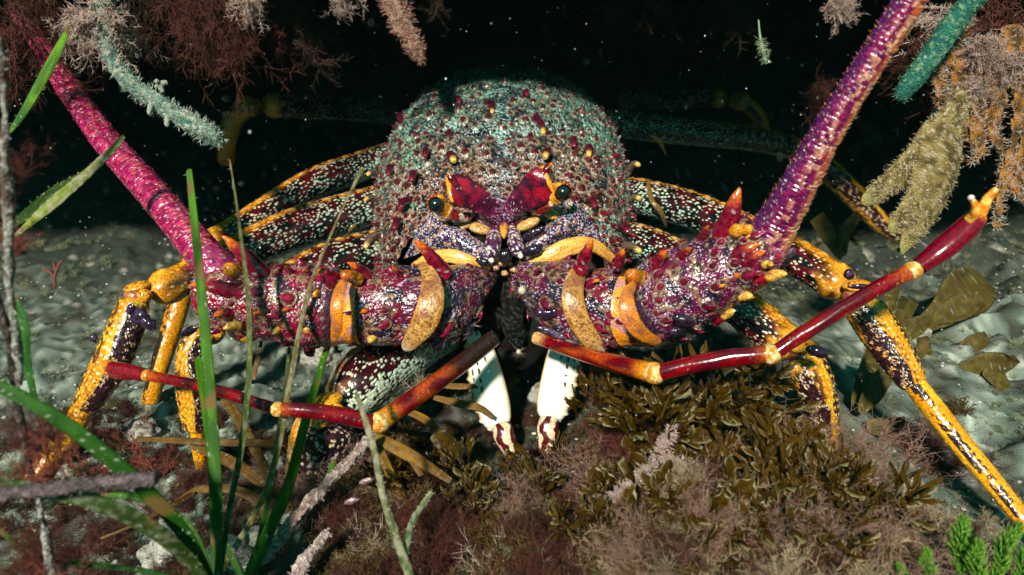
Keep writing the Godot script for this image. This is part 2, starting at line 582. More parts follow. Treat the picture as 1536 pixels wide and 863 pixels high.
func build_carapace(parent: Node, mesh_only := false) -> Mesh:
	rng.seed = 21
	var g := Grid.new()
	g.nu = 800
	g.nv = 430
	for j in g.nv:
		var v := pow(float(j) / (g.nv - 1), 1.15)
		for i in g.nu:
			var a := lerpf(-2.0, 2.0, float(i) / (g.nu - 1))
			var p := carapace_point(a, v)
			# the neck groove that crosses the shell
			var gv := 0.30 + 0.16 * absf(a) - v
			var groove := exp(-pow(gv / 0.03, 2.0))
			var mid := exp(-pow(a / 0.05, 2.0))
			var n1 := fb.get_noise_3dv(p * 45.0)
			var n2 := nz.get_noise_3dv(p * 160.0)
			var n3 := fb.get_noise_3dv(p * 420.0)
			var back := clampf(smoothstep(0.12, 0.42, v + 0.08 * n1) * 0.9 + smoothstep(0.9, 1.5, absf(a)) * 0.35, 0.0, 1.0)
			var col := mix(mix(TAN, hue(0.16, 0.05, 0.05), smoothstep(0.35, 0.1, v) * 0.6), hue(0.055, 0.15, 0.105), back)  # teal of light through water, painted into the shell towards the back
			col = mix(col, hue(0.085, 0.07, 0.055), smoothstep(0.0, 0.4, n1 + 0.4 * n2))
			col = mix(col, hue(0.035, 0.04, 0.06), smoothstep(0.02, 0.3, n2 * 0.7 + n1 * 0.6))
			col = mix(col, hue(0.03, 0.012, 0.04), 0.75 * groove * smoothstep(0.9, 0.2, absf(a)))
			col = mix(col, hue(0.03, 0.045, 0.07), 0.6 * mid)
			col = mix(col, hue(0.20, 0.42, 0.31), smoothstep(0.05, 0.4, nz.get_noise_3dv(p * 30.0 + Vector3(0, 0, 9)) + 0.5 * n2 - 0.1) * smoothstep(0.5, 1.1, absf(a) + 0.9 * v) * 0.8)
			col *= clampf(0.66 + 2.6 * n3, 0.06, 2.0)
			var fleck := cl.get_noise_3dv(p * 760.0) + 1.0
			var where := nz.get_noise_3dv(p * 60.0) + 0.7 * groove + 0.5 * mid + 0.2 * back
			if fleck < 0.24 + 0.20 * where:
				col = mix(col, mix(hue(0.60, 0.62, 0.62), hue(0.34, 0.68, 0.55), back), 0.9 * smoothstep(0.05, 0.4, where + 0.1))  # pale speckle and painted glints, teal like the water light further back
			p.y -= 0.006 * groove
			p += Vector3(0, 1, 0.4) * (0.0006 * n3 + 0.0007 * n2)
			g.P.append(p)
			g.C.append(Color(col.r, col.g, col.b, 0))
	g.normals()
	if g.N[g.nu * 100 + 400].y < 0:
		g.flip = true
		g.normals()
	var placed := {}
	var tries := 0
	while placed.size() < 1350 and tries < 12000:
		tries += 1
		var i := rng.randi_range(6, g.nu - 7)
		var j := int(pow(rng.randf(), 1.25) * (g.nv - 8)) + 4
		var p := g.P[j * g.nu + i]
		var front := 1.0 - float(j) / g.nv
		var r := lerpf(0.0019, 0.0050, pow(rng.randf(), 1.4)) * (0.85 + 0.3 * front)
		var cell := Vector3i((p / 0.006).floor())
		var ok := true
		for ex in 27:
			var other = placed.get(cell + Vector3i(ex % 3 - 1, (ex / 3) % 3 - 1, ex / 9 - 1))
			if other != null and p.distance_to(other) < r * 1.5:
				ok = false
				break
		if not ok or placed.has(cell):
			continue
		placed[cell] = p
		var red := mix(hue(0.07, 0.004, 0.014), hue(0.19, 0.009, 0.03), rng.randf()) if front > 0.45 else mix(hue(0.03, 0.005, 0.012), hue(0.075, 0.006, 0.016), rng.randf())
		stamp(g, i, j, r, r * rng.randf_range(0.7, 1.25), Vector3(0, 0.0, 1.0), red, mix(mix(hue(0.34, 0.18, 0.10), hue(0.32, 0.24, 0.16), rng.randf()), hue(0.13, 0.23, 0.16), clampf(1.75 - 2.1 * front, 0.0, 0.85)), AMBER, 0.08 if rng.randf() < 0.04 else 0.0)  # rings take the painted teal of the water light too
	for k in 34:      # white tube worms and crusts
		var i := rng.randi_range(6, g.nu - 7)
		var j := rng.randi_range(10, g.nv - 10)
		stamp(g, i, j, rng.randf_range(0.0015, 0.003), 0.0012, Vector3.ZERO, hue(0.6, 0.66, 0.6), hue(0.4, 0.4, 0.33), CREAM)
	g.normals()
	if mesh_only:
		var geo := Geo.new()
		geo.grid(g)
		return geo.mesh()
	var shell := part("carapace", g, M.shell_rough, parent)
	# larger spines, found on the shell where the photograph shows them
	var pick := [[738, 150, 738, 178, 5.5, 1], [740, 213, 741, 240, 6, 0], [676, 196, 672, 220, 6.5, 1], [807, 178, 810, 203, 6.5, 1], [602, 176, 604, 200, 6.5, 0], [879, 150, 884, 172, 6.5, 0], [686, 148, 688, 162, 6, 0], [787, 138, 790, 150, 5, 0], [672, 232, 684, 250, 8, 1], [822, 226, 814, 243, 8, 1], [884, 220, 880, 240, 7, 1], [622, 258, 620, 280, 7, 0], [900, 262, 902, 282, 7, 0], [590, 250, 588, 268, 6, 0], [640, 225, 640, 243, 6, 0], [860, 208, 858, 225, 6, 0], [925, 215, 930, 232, 6, 0], [568, 262, 556, 265, 5, 2], [566, 300, 553, 303, 5, 2], [947, 250, 957, 254, 6, 2], [944, 300, 956, 304, 6, 2], [567, 350, 554, 374, 7, 2], [935, 370, 956, 377, 7, 2], [930, 340, 938, 355, 7, 0], [600, 330, 596, 350, 7, 0], [612, 300, 606, 318, 7, 0], [884, 300, 888, 316, 7, 0]]
	for s in pick:
		var best := -1
		var far := 1e9
		for k in range(0, g.P.size(), 3):
			var e := seen_at(g.P[k])
			var m := pow(e.x - s[0], 2.0) + pow(e.y - s[1], 2.0) + (0.0 if g.N[k].dot(eye_at - g.P[k]) > -0.02 else 4000.0)
			if m < far:
				far = m
				best = k
		var root := g.P[best]
		var d := seen_at(root).z
		var r: float = s[4] * K * d
		var tip := at(s[2], s[3], d - 0.012) + g.N[best] * 0.003
		var kind: int = s[5]
		var c1 := hue(0.075, 0.005, 0.016) if kind < 2 else hue(0.13, 0.085, 0.06)
		var mid := root.lerp(tip, 0.5) + Vector3(0, 0.002, 0)
		part("spine", tube([root - g.N[best] * 0.002, mid, tip], [r, r * 0.86, r * 0.5], 14, 14, 1.0, Vector3(0.1, 1, 0.2), func(a, t, _p): return mix(c1, hue(0.85, 0.50, 0.12) if kind > 0 else hue(0.2, 0.01, 0.03), smoothstep(0.72, 0.9, t)), 0.0, 0.12), M.shell, shell)
	# the dark body that fills the shell's front and underside
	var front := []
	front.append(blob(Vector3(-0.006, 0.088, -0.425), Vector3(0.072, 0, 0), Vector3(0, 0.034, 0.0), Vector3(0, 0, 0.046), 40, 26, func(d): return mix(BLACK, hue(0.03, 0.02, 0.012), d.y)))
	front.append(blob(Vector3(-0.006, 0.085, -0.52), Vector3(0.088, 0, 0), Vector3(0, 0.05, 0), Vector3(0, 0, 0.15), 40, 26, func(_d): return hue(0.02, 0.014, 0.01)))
	front.append(blob(at(752, 475, 0.405), Vector3(0.034, 0, 0), Vector3(0, 0.034, -0.01), Vector3(0, 0, 0.03), 40, 30, func(d): return mix(hue(0.008, 0.007, 0.005, 0.06 * nz.get_noise_3dv(d * 5.0)), hue(0.014, 0.022, 0.018), 0.2 + nz.get_noise_3dv(d * 14.0))))  # near black stands for the shade between the antenna bases
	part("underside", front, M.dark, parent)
	return null

func spine_shape(px0: float, py0: float, d0: float, px1: float, py1: float, d1: float, rp: float, c1: Color, c2: Color, from := 0.62, fat := 0.0) -> Grid:
	var a := at(px0, py0, d0)
	var b := at(px1, py1, d1)
	var r := rp * K * d0
	var bend := Vector3(0, 1, 0.3) * a.distance_to(b) * 0.07
	return tube([a.lerp(b, -0.12), a.lerp(b, 0.3) + bend * 0.6, a.lerp(b, 0.7) + bend, b], [r * 1.05, r * lerpf(0.84, 1.0, fat), r * lerpf(0.46, 0.95, fat), r * lerpf(0.06, 0.6, fat)], 18, 24, 1.0, Vector3(0.2, 0.3, 1),
		func(_a, s, p):
			var n := nz.get_noise_3dv(p * 260.0)
			var col := mix(mix(c1, c1 * 0.4, 0.5 + 1.1 * n), c2, smoothstep(from, from + 0.2, s + 0.1 * n))
			if cl.get_noise_3dv(p * 640.0) + 1.0 < 0.17:
				col = hue(0.42, 0.36, 0.36)
			return Color(col.r, col.g, col.b, 0.0003 * n + 0.0002 * nz.get_noise_3dv(p * 800.0)), 0.0, 0.16 if fat > 0.3 else 0.05)

func build_face(parent: Node) -> void:
	# the two horns over the eyes, flattened and cut off at the outer end
	var shapes := [
		[[757, 334, 0.360, 9], [744, 322, 0.356, 12], [728, 309, 0.352, 15], [712, 297, 0.349, 19], [695, 288, 0.346, 23], [681, 284, 0.344, 22], [670, 285, 0.343, 18]],
		[[752, 334, 0.360, 9], [764, 318, 0.356, 13], [778, 304, 0.352, 17], [794, 291, 0.349, 22], [808, 281, 0.346, 27], [818, 272, 0.344, 25], [826, 268, 0.343, 17]]]
	for k in 2:
		var path := []
		var rad := []
		for s in shapes[k]:
			path.append(at(s[0], s[1], s[2]))
			rad.append(s[3] * K * s[2])
		var sgn := -1.0 if k == 0 else 1.0
		var look := func(a, s, p):
			var col := mix(hue(0.13, 0.008, 0.06), hue(0.30, 0.004, 0.02), smoothstep(0.2, 0.75, s))
			col = mix(col, hue(0.05, 0.004, 0.022), 0.5 + 1.0 * nz.get_noise_3dv(p * 130.0))
			var f := cl.get_noise_3dv(p * 950.0) + 1.0
			if f < lerpf(0.34, 0.08, smoothstep(0.05, 0.6, s)):
				col = mix(col, hue(0.65, 0.6, 0.66), 0.75)
			col = mix(col, AMBER, smoothstep(0.935, 0.96, s + 0.015 * sin(a * 3.0)))
			col = mix(col, YOLK, 0.6 * smoothstep(0.965, 0.99, s))
			var saw := maxf(0.0, sin(s * 60.0)) * exp(-pow((absf(a) - PI * 0.5) / 0.25, 2.0)) * 0.0006
			return Color(col.r, col.g, col.b, saw + 0.0002 * nz.get_noise_3dv(p * 900.0))
		var horn := part("horn", tube(path, rad, 60, 90, 0.26, Vector3(sgn * 0.35, 0.55, 1.0), look, 0.0, 0.03), M.gloss, parent)
		part("horn_tip", spine_shape(684 if k == 0 else 812, 280 if k == 0 else 266, 0.345, 670 if k == 0 else 829, 259 if k == 0 else 244, 0.342, 8, hue(0.14, 0.004, 0.012), AMBER, 0.72), M.gloss, horn)
	# rostrum between them
	part("rostrum", [spine_shape(756, 335, 0.362, 756, 358, 0.346, 8, hue(0.22, 0.02, 0.1), AMBER, 0.42, 0.5), spine_shape(744, 342, 0.362, 744, 358, 0.352, 5, hue(0.2, 0.03, 0.1), CREAM, 0.4, 0.5), spine_shape(768, 338, 0.362, 767, 352, 0.352, 5, hue(0.2, 0.03, 0.1), CREAM, 0.4, 0.5),
		blob(at(753, 322, 0.368), Vector3(0.017, 0, 0), Vector3(0, 0.010, 0.004), Vector3(0, -0.003, 0.009), 40, 30, func(d): return hue(0.55, 0.5, 0.56) if cl.get_noise_3dv(d * 8.0) + 1.0 < 0.36 else hue(0.09, 0.015, 0.06))], M.shell, parent)
	# eyes
	for e in [[654, 307, 12.2, 668, 316, 704, 326, -1.0], [845, 289, 12.6, 831, 298, 799, 318, 1.0]]:
		var eye := node("eye", parent)
		var c := at(e[0], e[1], 0.342)
		var r: float = e[2] * K * 0.342
		var inner := at(e[5], e[6], 0.362)
		var stalk := at(e[3], e[4], 0.349)
		var look := func(a, s, p):
			var col := mix(hue(0.24, 0.012, 0.015), AMBER, smoothstep(0.55, 0.72, s + 0.06 * sin(a * 2.0)))
			var n := nz.get_noise_3dv(p * 210.0 + Vector3(e[7] * 9.0, 0, 0))
			col = mix(col, hue(0.9, 0.78, 0.6), smoothstep(0.25, 0.4, n) * smoothstep(1.0, 0.8, s))  # cream patches stand for glints on the wet stalk
			return Color(col.r, col.g, col.b, 0.0005 * n)
		part("stalk", tube([inner, inner.lerp(stalk, 0.55) + Vector3(0, -0.001, 0.002), stalk, c.lerp(stalk, 0.25)], [r * 0.62, r * 0.72, r * 1.0, r * 0.96], 32, 40, 1.0, Vector3(0, 1, 0.3), look, 0.08, 0.0), M.gloss, eye)
		part("eyeball", blob(c, Vector3(r, 0, 0), Vector3(0, r, 0), Vector3(0, 0, r), 40, 30, func(_d): return hue(0.004, 0.004, 0.006)), M.eye, eye)
		part("lid", spine_shape(e[3] + e[7] * 1.0, e[4] - 6, 0.352, e[0] - e[7] * 4.0, e[1] - 12, 0.340, 8, hue(0.3, 0.01, 0.02), AMBER, 0.5, 0.6), M.gloss, eye)
		# the toothed red rim of the socket behind the eye
		var rim := []
		var rr := []
		for k in 7:
			var b := lerpf(-0.5, 2.0, k / 6.0)
			rim.append(at(e[0] + e[7] * 16.0 * cos(b) - e[7] * 6.0, e[1] - 15.0 * sin(b) + 2.0, 0.356))
			rr.append(4.5 * K * 0.356 * sin(PI * (k + 0.7) / 7.4))
		part("socket_rim", tube(rim, rr, 12, 60, 0.8, Vector3(0, 0.2, 1), func(a, s, _p): return Color(0.3, 0.012, 0.02, 0.0006 * maxf(0.0, sin(s * 50.0))).lerp(Color(0.8, 0.3, 0.02, 0.0006), 0.6 * maxf(0.0, sin(s * 50.0)))), M.gloss, parent)
	# pale skin in the sockets
	for s in [[720, 343, 20, 9, -0.25], [791, 336, 22, 10, 0.45], [693, 338, 16, 7, 0.2], [826, 322, 15, 8, -0.3]]:
		var c := at(s[0], s[1], 0.366)
		var ex := Vector3(cos(s[4]), sin(s[4]), 0.1)
		part("socket_skin", blob(c, ex * s[2] * K * 0.36, Vector3(-sin(s[4]), cos(s[4]), 0.2) * s[3] * K * 0.36, Vector3(0, 0, 0.007), 30, 20, func(d): return mix(hue(0.75, 0.52, 0.22), hue(0.60, 0.22, 0.015), 0.4 + nz.get_noise_3dv(d * 2.5))), M.membrane, parent)
	# speckled plates under the eyes
	var freckle := func(u, v, p):
		var n := nz.get_noise_3dv(p * 120.0)
		var col := mix(hue(0.035, 0.025, 0.06), hue(0.09, 0.02, 0.10), 0.4 + n)
		var f := cl.get_noise_3dv(p * 720.0) + 1.0
		if f < 0.43 + 0.1 * n:
			col = mix(hue(0.40, 0.40, 0.48), hue(0.6, 0.56, 0.58), n + 0.5)
		var w := cl.get_noise_3dv(p * 230.0 + Vector3(7, 3, 1)) + 1.0
		var h := 0.0
		if w < 0.34:
			h = 0.0009 * (1.0 - w / 0.34)
			col = mix(TAN * 1.3, hue(0.45, 0.10, 0.03), smoothstep(0.2, 0.08, w))
		return Color(col.r, col.g, col.b, h + 0.0002 * n)
	part("cheek_plate", patch([at(641, 322, 0.366), at(662, 332, 0.360), at(690, 340, 0.360), at(714, 358, 0.358), at(738, 372, 0.356)], [at(606, 388, 0.372), at(640, 378, 0.364), at(668, 376, 0.358), at(702, 386, 0.354), at(732, 404, 0.352)], 220, 130, Vector3(0, 0.003, 0.006), freckle), M.shell, parent)
	part("cheek_plate", patch([at(776, 372, 0.356), at(794, 358, 0.358), at(826, 334, 0.360), at(850, 318, 0.360), at(864, 300, 0.366)], [at(780, 396, 0.352), at(806, 382, 0.354), at(842, 360, 0.358), at(876, 356, 0.364), at(915, 378, 0.372)], 220, 130, Vector3(0, 0.003, 0.006), freckle), M.shell, parent)
	# orange joint skin under the plates
	var bands := [
		[[618, 402, 0.357, 6], [645, 388, 0.348, 9], [672, 384, 0.342, 10.5], [700, 390, 0.340, 9.5], [722, 400, 0.342, 6], [736, 404, 0.345, 3]],
		[[786, 402, 0.345, 4], [806, 393, 0.340, 9], [832, 380, 0.338, 13], [860, 369, 0.340, 13.5], [888, 368, 0.346, 11], [908, 380, 0.352, 8], [922, 392, 0.358, 6]]]
	for b in bands:
		var path := []
		var rad := []
		for s in b:
			path.append(at(s[0], s[1], s[2]))
			rad.append(s[3] * K * s[2])
		part("joint_skin", tube(path, rad, 36, 120, 0.36, Vector3(0, 0.35, 1), func(a, s, p):
			var n := nz.get_noise_2d(a * 11.0, s * 5.0)
			var col := mix(hue(0.95, 0.52, 0.11), hue(0.66, 0.25, 0.03), 0.4 + 1.1 * n + 0.5 * fb.get_noise_3dv(p * 200.0))
			return Color(col.r, col.g, col.b, 0.00025 * n), 0.04, 0.04), M.membrane, parent)
	# the two small knobbed columns in the middle, and the knobs over the mouth
	var column := func(a, s, p):
		var f := cl.get_noise_3dv(p * 560.0) + 1.0
		return hue(0.68, 0.62, 0.60) if f < 0.4 else mix(hue(0.13, 0.015, 0.07), hue(0.05, 0.012, 0.05), s)
	part("mouth_column", [tube([at(742, 352, 0.356), at(739, 370, 0.346), at(737, 390, 0.344)], [0.0042, 0.0045, 0.003], 30, 36, 1.0, Vector3(0, 0, 1), column, 0, 0.2), blob(at(737, 391, 0.341), Vector3(0.0016, 0, 0), Vector3(0, 0.0016, 0), Vector3(0, 0, 0.0016), 12, 10, func(_d): return hue(0.8, 0.75, 0.62))], M.shell, parent)
	part("mouth_column", [tube([at(769, 350, 0.356), at(774, 368, 0.348), at(780, 384, 0.344)], [0.004, 0.0043, 0.003], 30, 36, 1.0, Vector3(0, 0, 1), column, 0, 0.2), blob(at(781, 384, 0.341), Vector3(0.0016, 0, 0), Vector3(0, 0.0016, 0), Vector3(0, 0, 0.0016), 12, 10, func(_d): return hue(0.8, 0.75, 0.62))], M.shell, parent)
	for s in [[744, 402, 8, 0], [757, 410, 7, 1], [770, 404, 8, 1], [730, 414, 7, 0], [778, 414, 6, 2], [790, 408, 7, 2], [752, 396, 6, 1], [765, 396, 6, 0]]:
		var c: Color = [hue(0.42, 0.10, 0.06), hue(0.75, 0.28, 0.04), hue(0.55, 0.42, 0.30)][s[2 + 1]]
		var r: float = s[2] * 0.72 * K * 0.345
		part("mouth_knob", blob(at(s[0], s[1], 0.346), Vector3(r, 0, 0), Vector3(0, r * 0.8, 0), Vector3(0, 0, r), 20, 14, func(d): return mix(c * 0.7, CREAM * 0.8, 0.15 + 1.2 * nz.get_noise_3dv(d * 2.5 + Vector3(s[0], 0, 0))) * Color(1, 1, 1, 0) + Color(0, 0, 0, 0.25 * nz.get_noise_3dv(d * 2.0 + Vector3(0, s[0], 0)))), M.shell, parent)
	# jaw legs folded under the mouth, near black to paint in the shade
	for s in [[-1.0, 735], [1.0, 771]]:
		part("jaw_leg", tube([at(s[1], 408, 0.372), at(s[1] - s[0] * 2.0, 440, 0.366), at(s[1] - s[0] * 3.0, 480, 0.366), at(s[1] + s[0] * 6.0, 524, 0.376)], [0.006, 0.0075, 0.007, 0.004], 28, 60, 0.8, Vector3(0, 0, 1), func(a, t, p): return mix(hue(0.006, 0.006, 0.005), hue(0.03, 0.034, 0.026), 1.6 * nz.get_noise_3dv(p * 420.0)) * Color(1, 1, 1, 0), 0.1, 0.1), M.dark, parent)

func peduncle(parent: Node, pts: Array, style: int, bumps: int, nu: int, nv: int) -> Grid:
	var path := []
	var rad := []
	for s in pts:
		path.append(at(s[0], s[1], s[2]))
		rad.append(s[3] * K * s[2])
	var look := func(a, s, p):
		var n := nz.get_noise_3dv(p * 75.0 + Vector3(style * 5.0, 0, 0))
		var n2 := fb.get_noise_3dv(p * 260.0)
		var col: Color = [hue(0.11, 0.008, 0.038), hue(0.17, 0.006, 0.026), hue(0.25, 0.005, 0.028), hue(0.13, 0.008, 0.05)][style]
		col = mix(col, hue(0.02, 0.015, 0.03), smoothstep(0.0, 0.5, n))
		var f := cl.get_noise_3dv(p * Vector3(1000, 1000, 760)) + 1.0
		if f < 0.27 + 0.22 * nz.get_noise_3dv(p * 110.0 + Vector3(0, 9, 0)) - 0.25 * smoothstep(1.7, 2.6, absf(a)):
			col = mix(hue(0.42, 0.30, 0.42), hue(0.62, 0.56, 0.62), n2 + 0.5)
		col = mix(col, TAN * 0.7 * clampf(0.65 + 1.8 * n2, 0.15, 1.6), smoothstep(0.22, 0.5, nz.get_noise_3dv(p * 130.0 + Vector3(4, 0, 2)) + 0.6 * n2))
		if style >= 2:
			col = mix(col, hue(0.03, 0.02, 0.04), smoothstep(0.16, 0.05, s) * 0.9)
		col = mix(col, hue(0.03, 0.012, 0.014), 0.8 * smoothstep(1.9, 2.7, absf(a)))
		return Color(col.r, col.g, col.b, 0.0005 * n2)
	var g := tube(path, rad, nu, nv, 1.0, Vector3(0, 0.45, 1), look, 0.03, 0.05, 0.0)
	g.normals()
	var placed: Array[Vector3] = []
	for k in bumps * 12:
		if placed.size() >= bumps:
			break
		var i := rng.randi_range(0, nu - 1)
		var j := rng.randi_range(int(nv * 0.1), int(nv * 0.93))
		var p := g.P[j * nu + i]
		var r := lerpf(0.0018, 0.0050, pow(rng.randf(), 1.3))
		var ok := true
		for q in placed:
			if p.distance_to(q) < r * 1.9:
				ok = false
				break
		if not ok:
			continue
		placed.append(p)
		var lean := (g.P[mini(j + 3, nv - 1) * nu + i] - p).normalized()
		stamp(g, i, j, r, r * rng.randf_range(0.6, 1.15), lean * 1.3, mix(hue(0.10, 0.004, 0.02), hue(0.26, 0.008, 0.04), rng.randf()), mix(TAN * 0.8, hue(0.20, 0.09, 0.09), rng.randf()), AMBER, 0.16 if rng.randf() < 0.12 else 0.0)
	g.normals()
	return g

func collar(pts: Array, kind: int) -> Grid:   # a raised flange or ring of joint skin that bends round a limb
	var path := []
	var rad := []
	for s in pts:
		path.append(at(s[0], s[1], s[2]))
		rad.append(s[3] * K * s[2])
	var look := func(a, s, p):
		var n := nz.get_noise_3dv(p * Vector3(150, 150, 90))
		var w := fb.get_noise_3dv(p * 300.0)
		var col := mix(hue(0.66, 0.36, 0.11), hue(0.42, 0.18, 0.035), 0.5 + n + 0.7 * w) if kind == 0 else mix(hue(0.90, 0.27, 0.014), hue(0.62, 0.20, 0.05), 0.5 + n + 0.5 * w)
		if kind == 0:
			var f := cl.get_noise_3dv(p * Vector3(620, 620, 420)) + 1.0
			if f < 0.36:
				col = mix(col, hue(0.12, 0.04, 0.006), 0.8)
			col = mix(col, hue(0.72, 0.30, 0.03), smoothstep(1.0, 1.5, absf(a)) * 0.9)
		col = mix(col, hue(0.24, 0.08, 0.06), 0.6 * smoothstep(0.3, 0.5, nz.get_noise_3dv(p * 95.0 + Vector3(2, 8, kind))) * 0.9)
		col = mix(col, hue(0.82, 0.72, 0.5), smoothstep(0.86, 1.0, s) * 0.7 if kind == 0 else 0.0)
		return Color(col.r, col.g, col.b, 0.00025 * w)
	return tube(path, rad, 40, 110, 0.26, Vector3(0, 0.2, 1), look, 0.08, 0.08)

func flagellum(parent: Node, pts: Array, side: int) -> void:
	var path := []
	var rad := []
	for s in pts:
		path.append(at(s[0], s[1], s[2]))
		rad.append(s[3] * K * s[2])
	var rings := 120.0 if side == 0 else 82.0
	var look := func(a, s, p):
		var saw := fposmod(s * rings + 0.15 * sin(a * 3.0), 1.0)
		var id := floorf(s * rings + 0.15 * sin(a * 3.0))
		var sect := floorf(s * rings / 9.0)
		var n := nz.get_noise_2d(id * 3.1, a * 1.4)
		var m := nz.get_noise_2d(sect * 7.7, a * 1.1)
		var col := mix(hue(0.24, 0.004, 0.05), hue(0.44, 0.015, 0.12), 0.5 + 1.4 * n) if side == 0 else mix(hue(0.13, 0.006, 0.065), hue(0.30, 0.012, 0.10), 0.5 + 1.4 * n)
		if side == 1:
			col = mix(col, mix(hue(0.62, 0.10, 0.03), hue(0.75, 0.26, 0.06), 0.5 + 1.2 * n), smoothstep(0.0, 0.6, a + 0.4 * m) * smoothstep(3.1, 2.2, a))        # the outer side is orange
			col = mix(col, hue(0.07, 0.015, 0.10), smoothstep(-0.5, -1.2, a) * 0.8)
			col = mix(col, hue(0.60, 0.32, 0.18), smoothstep(0.0, 0.3, n + 0.6 * m) * smoothstep(-0.7, 0.0, a) * 0.9)
		else:
			col = mix(col, hue(0.60, 0.33, 0.05), smoothstep(0.3, 0.15, saw) * smoothstep(0.0, 0.25, n + 0.3 * m - 0.35 * cos(a * 2.0 + 0.6)))
			col = mix(col, hue(0.16, 0.02, 0.06), smoothstep(0.3, 0.6, m) * 0.7)
		col *= 0.55 + 0.55 * smoothstep(0.0, 0.35, saw)
		if s < 0.05:
			col = mix(col, hue(0.3, 0.03, 0.13), 0.6)
		if cl.get_noise_3dv(p * 600.0) + 1.0 < 0.2:
			col = hue(0.6, 0.5, 0.55)
		var scl := 0.00035 * saw - 0.0005 * smoothstep(0.08, 0.0, fposmod(s * rings / 9.0, 1.0))
		return Color(col.r, col.g, col.b, scl + 0.0002 * n)
	var g := tube(path, rad, 64, 620 if side == 0 else 520, 1.0, Vector3(0, 0.2, 1), look, 0.0, 0.0)
	g.normals()
	var base := part("flagellum", g, M.shell, parent)
	var h := Geo.new()
	for k in 1300:
		var j := int(floorf(rng.randf() * rings) / rings * g.nv) + rng.randi_range(0, 1)
		if j < 12 or j >= g.nv:
			continue
		var i := rng.randi_range(0, 63)
		var q := j * 64 + i
		var along := (g.P[mini(j + 4, g.nv - 1) * 64 + i] - g.P[q]).normalized()
		var out := (g.N[q] * 0.8 + along * rng.randf_range(0.4, 1.0)).normalized()
		var c := hue(0.55, 0.30, 0.07) if rng.randf() < 0.45 else hue(0.30, 0.06, 0.08)
		h.spike(g.P[q] - g.N[q] * 0.0001, out * rng.randf_range(0.0007, 0.0019), 0.00014, c * 0.7, c)
	tag(part("bristle", h, M.fuzz, base), "", "", "", "stuff")

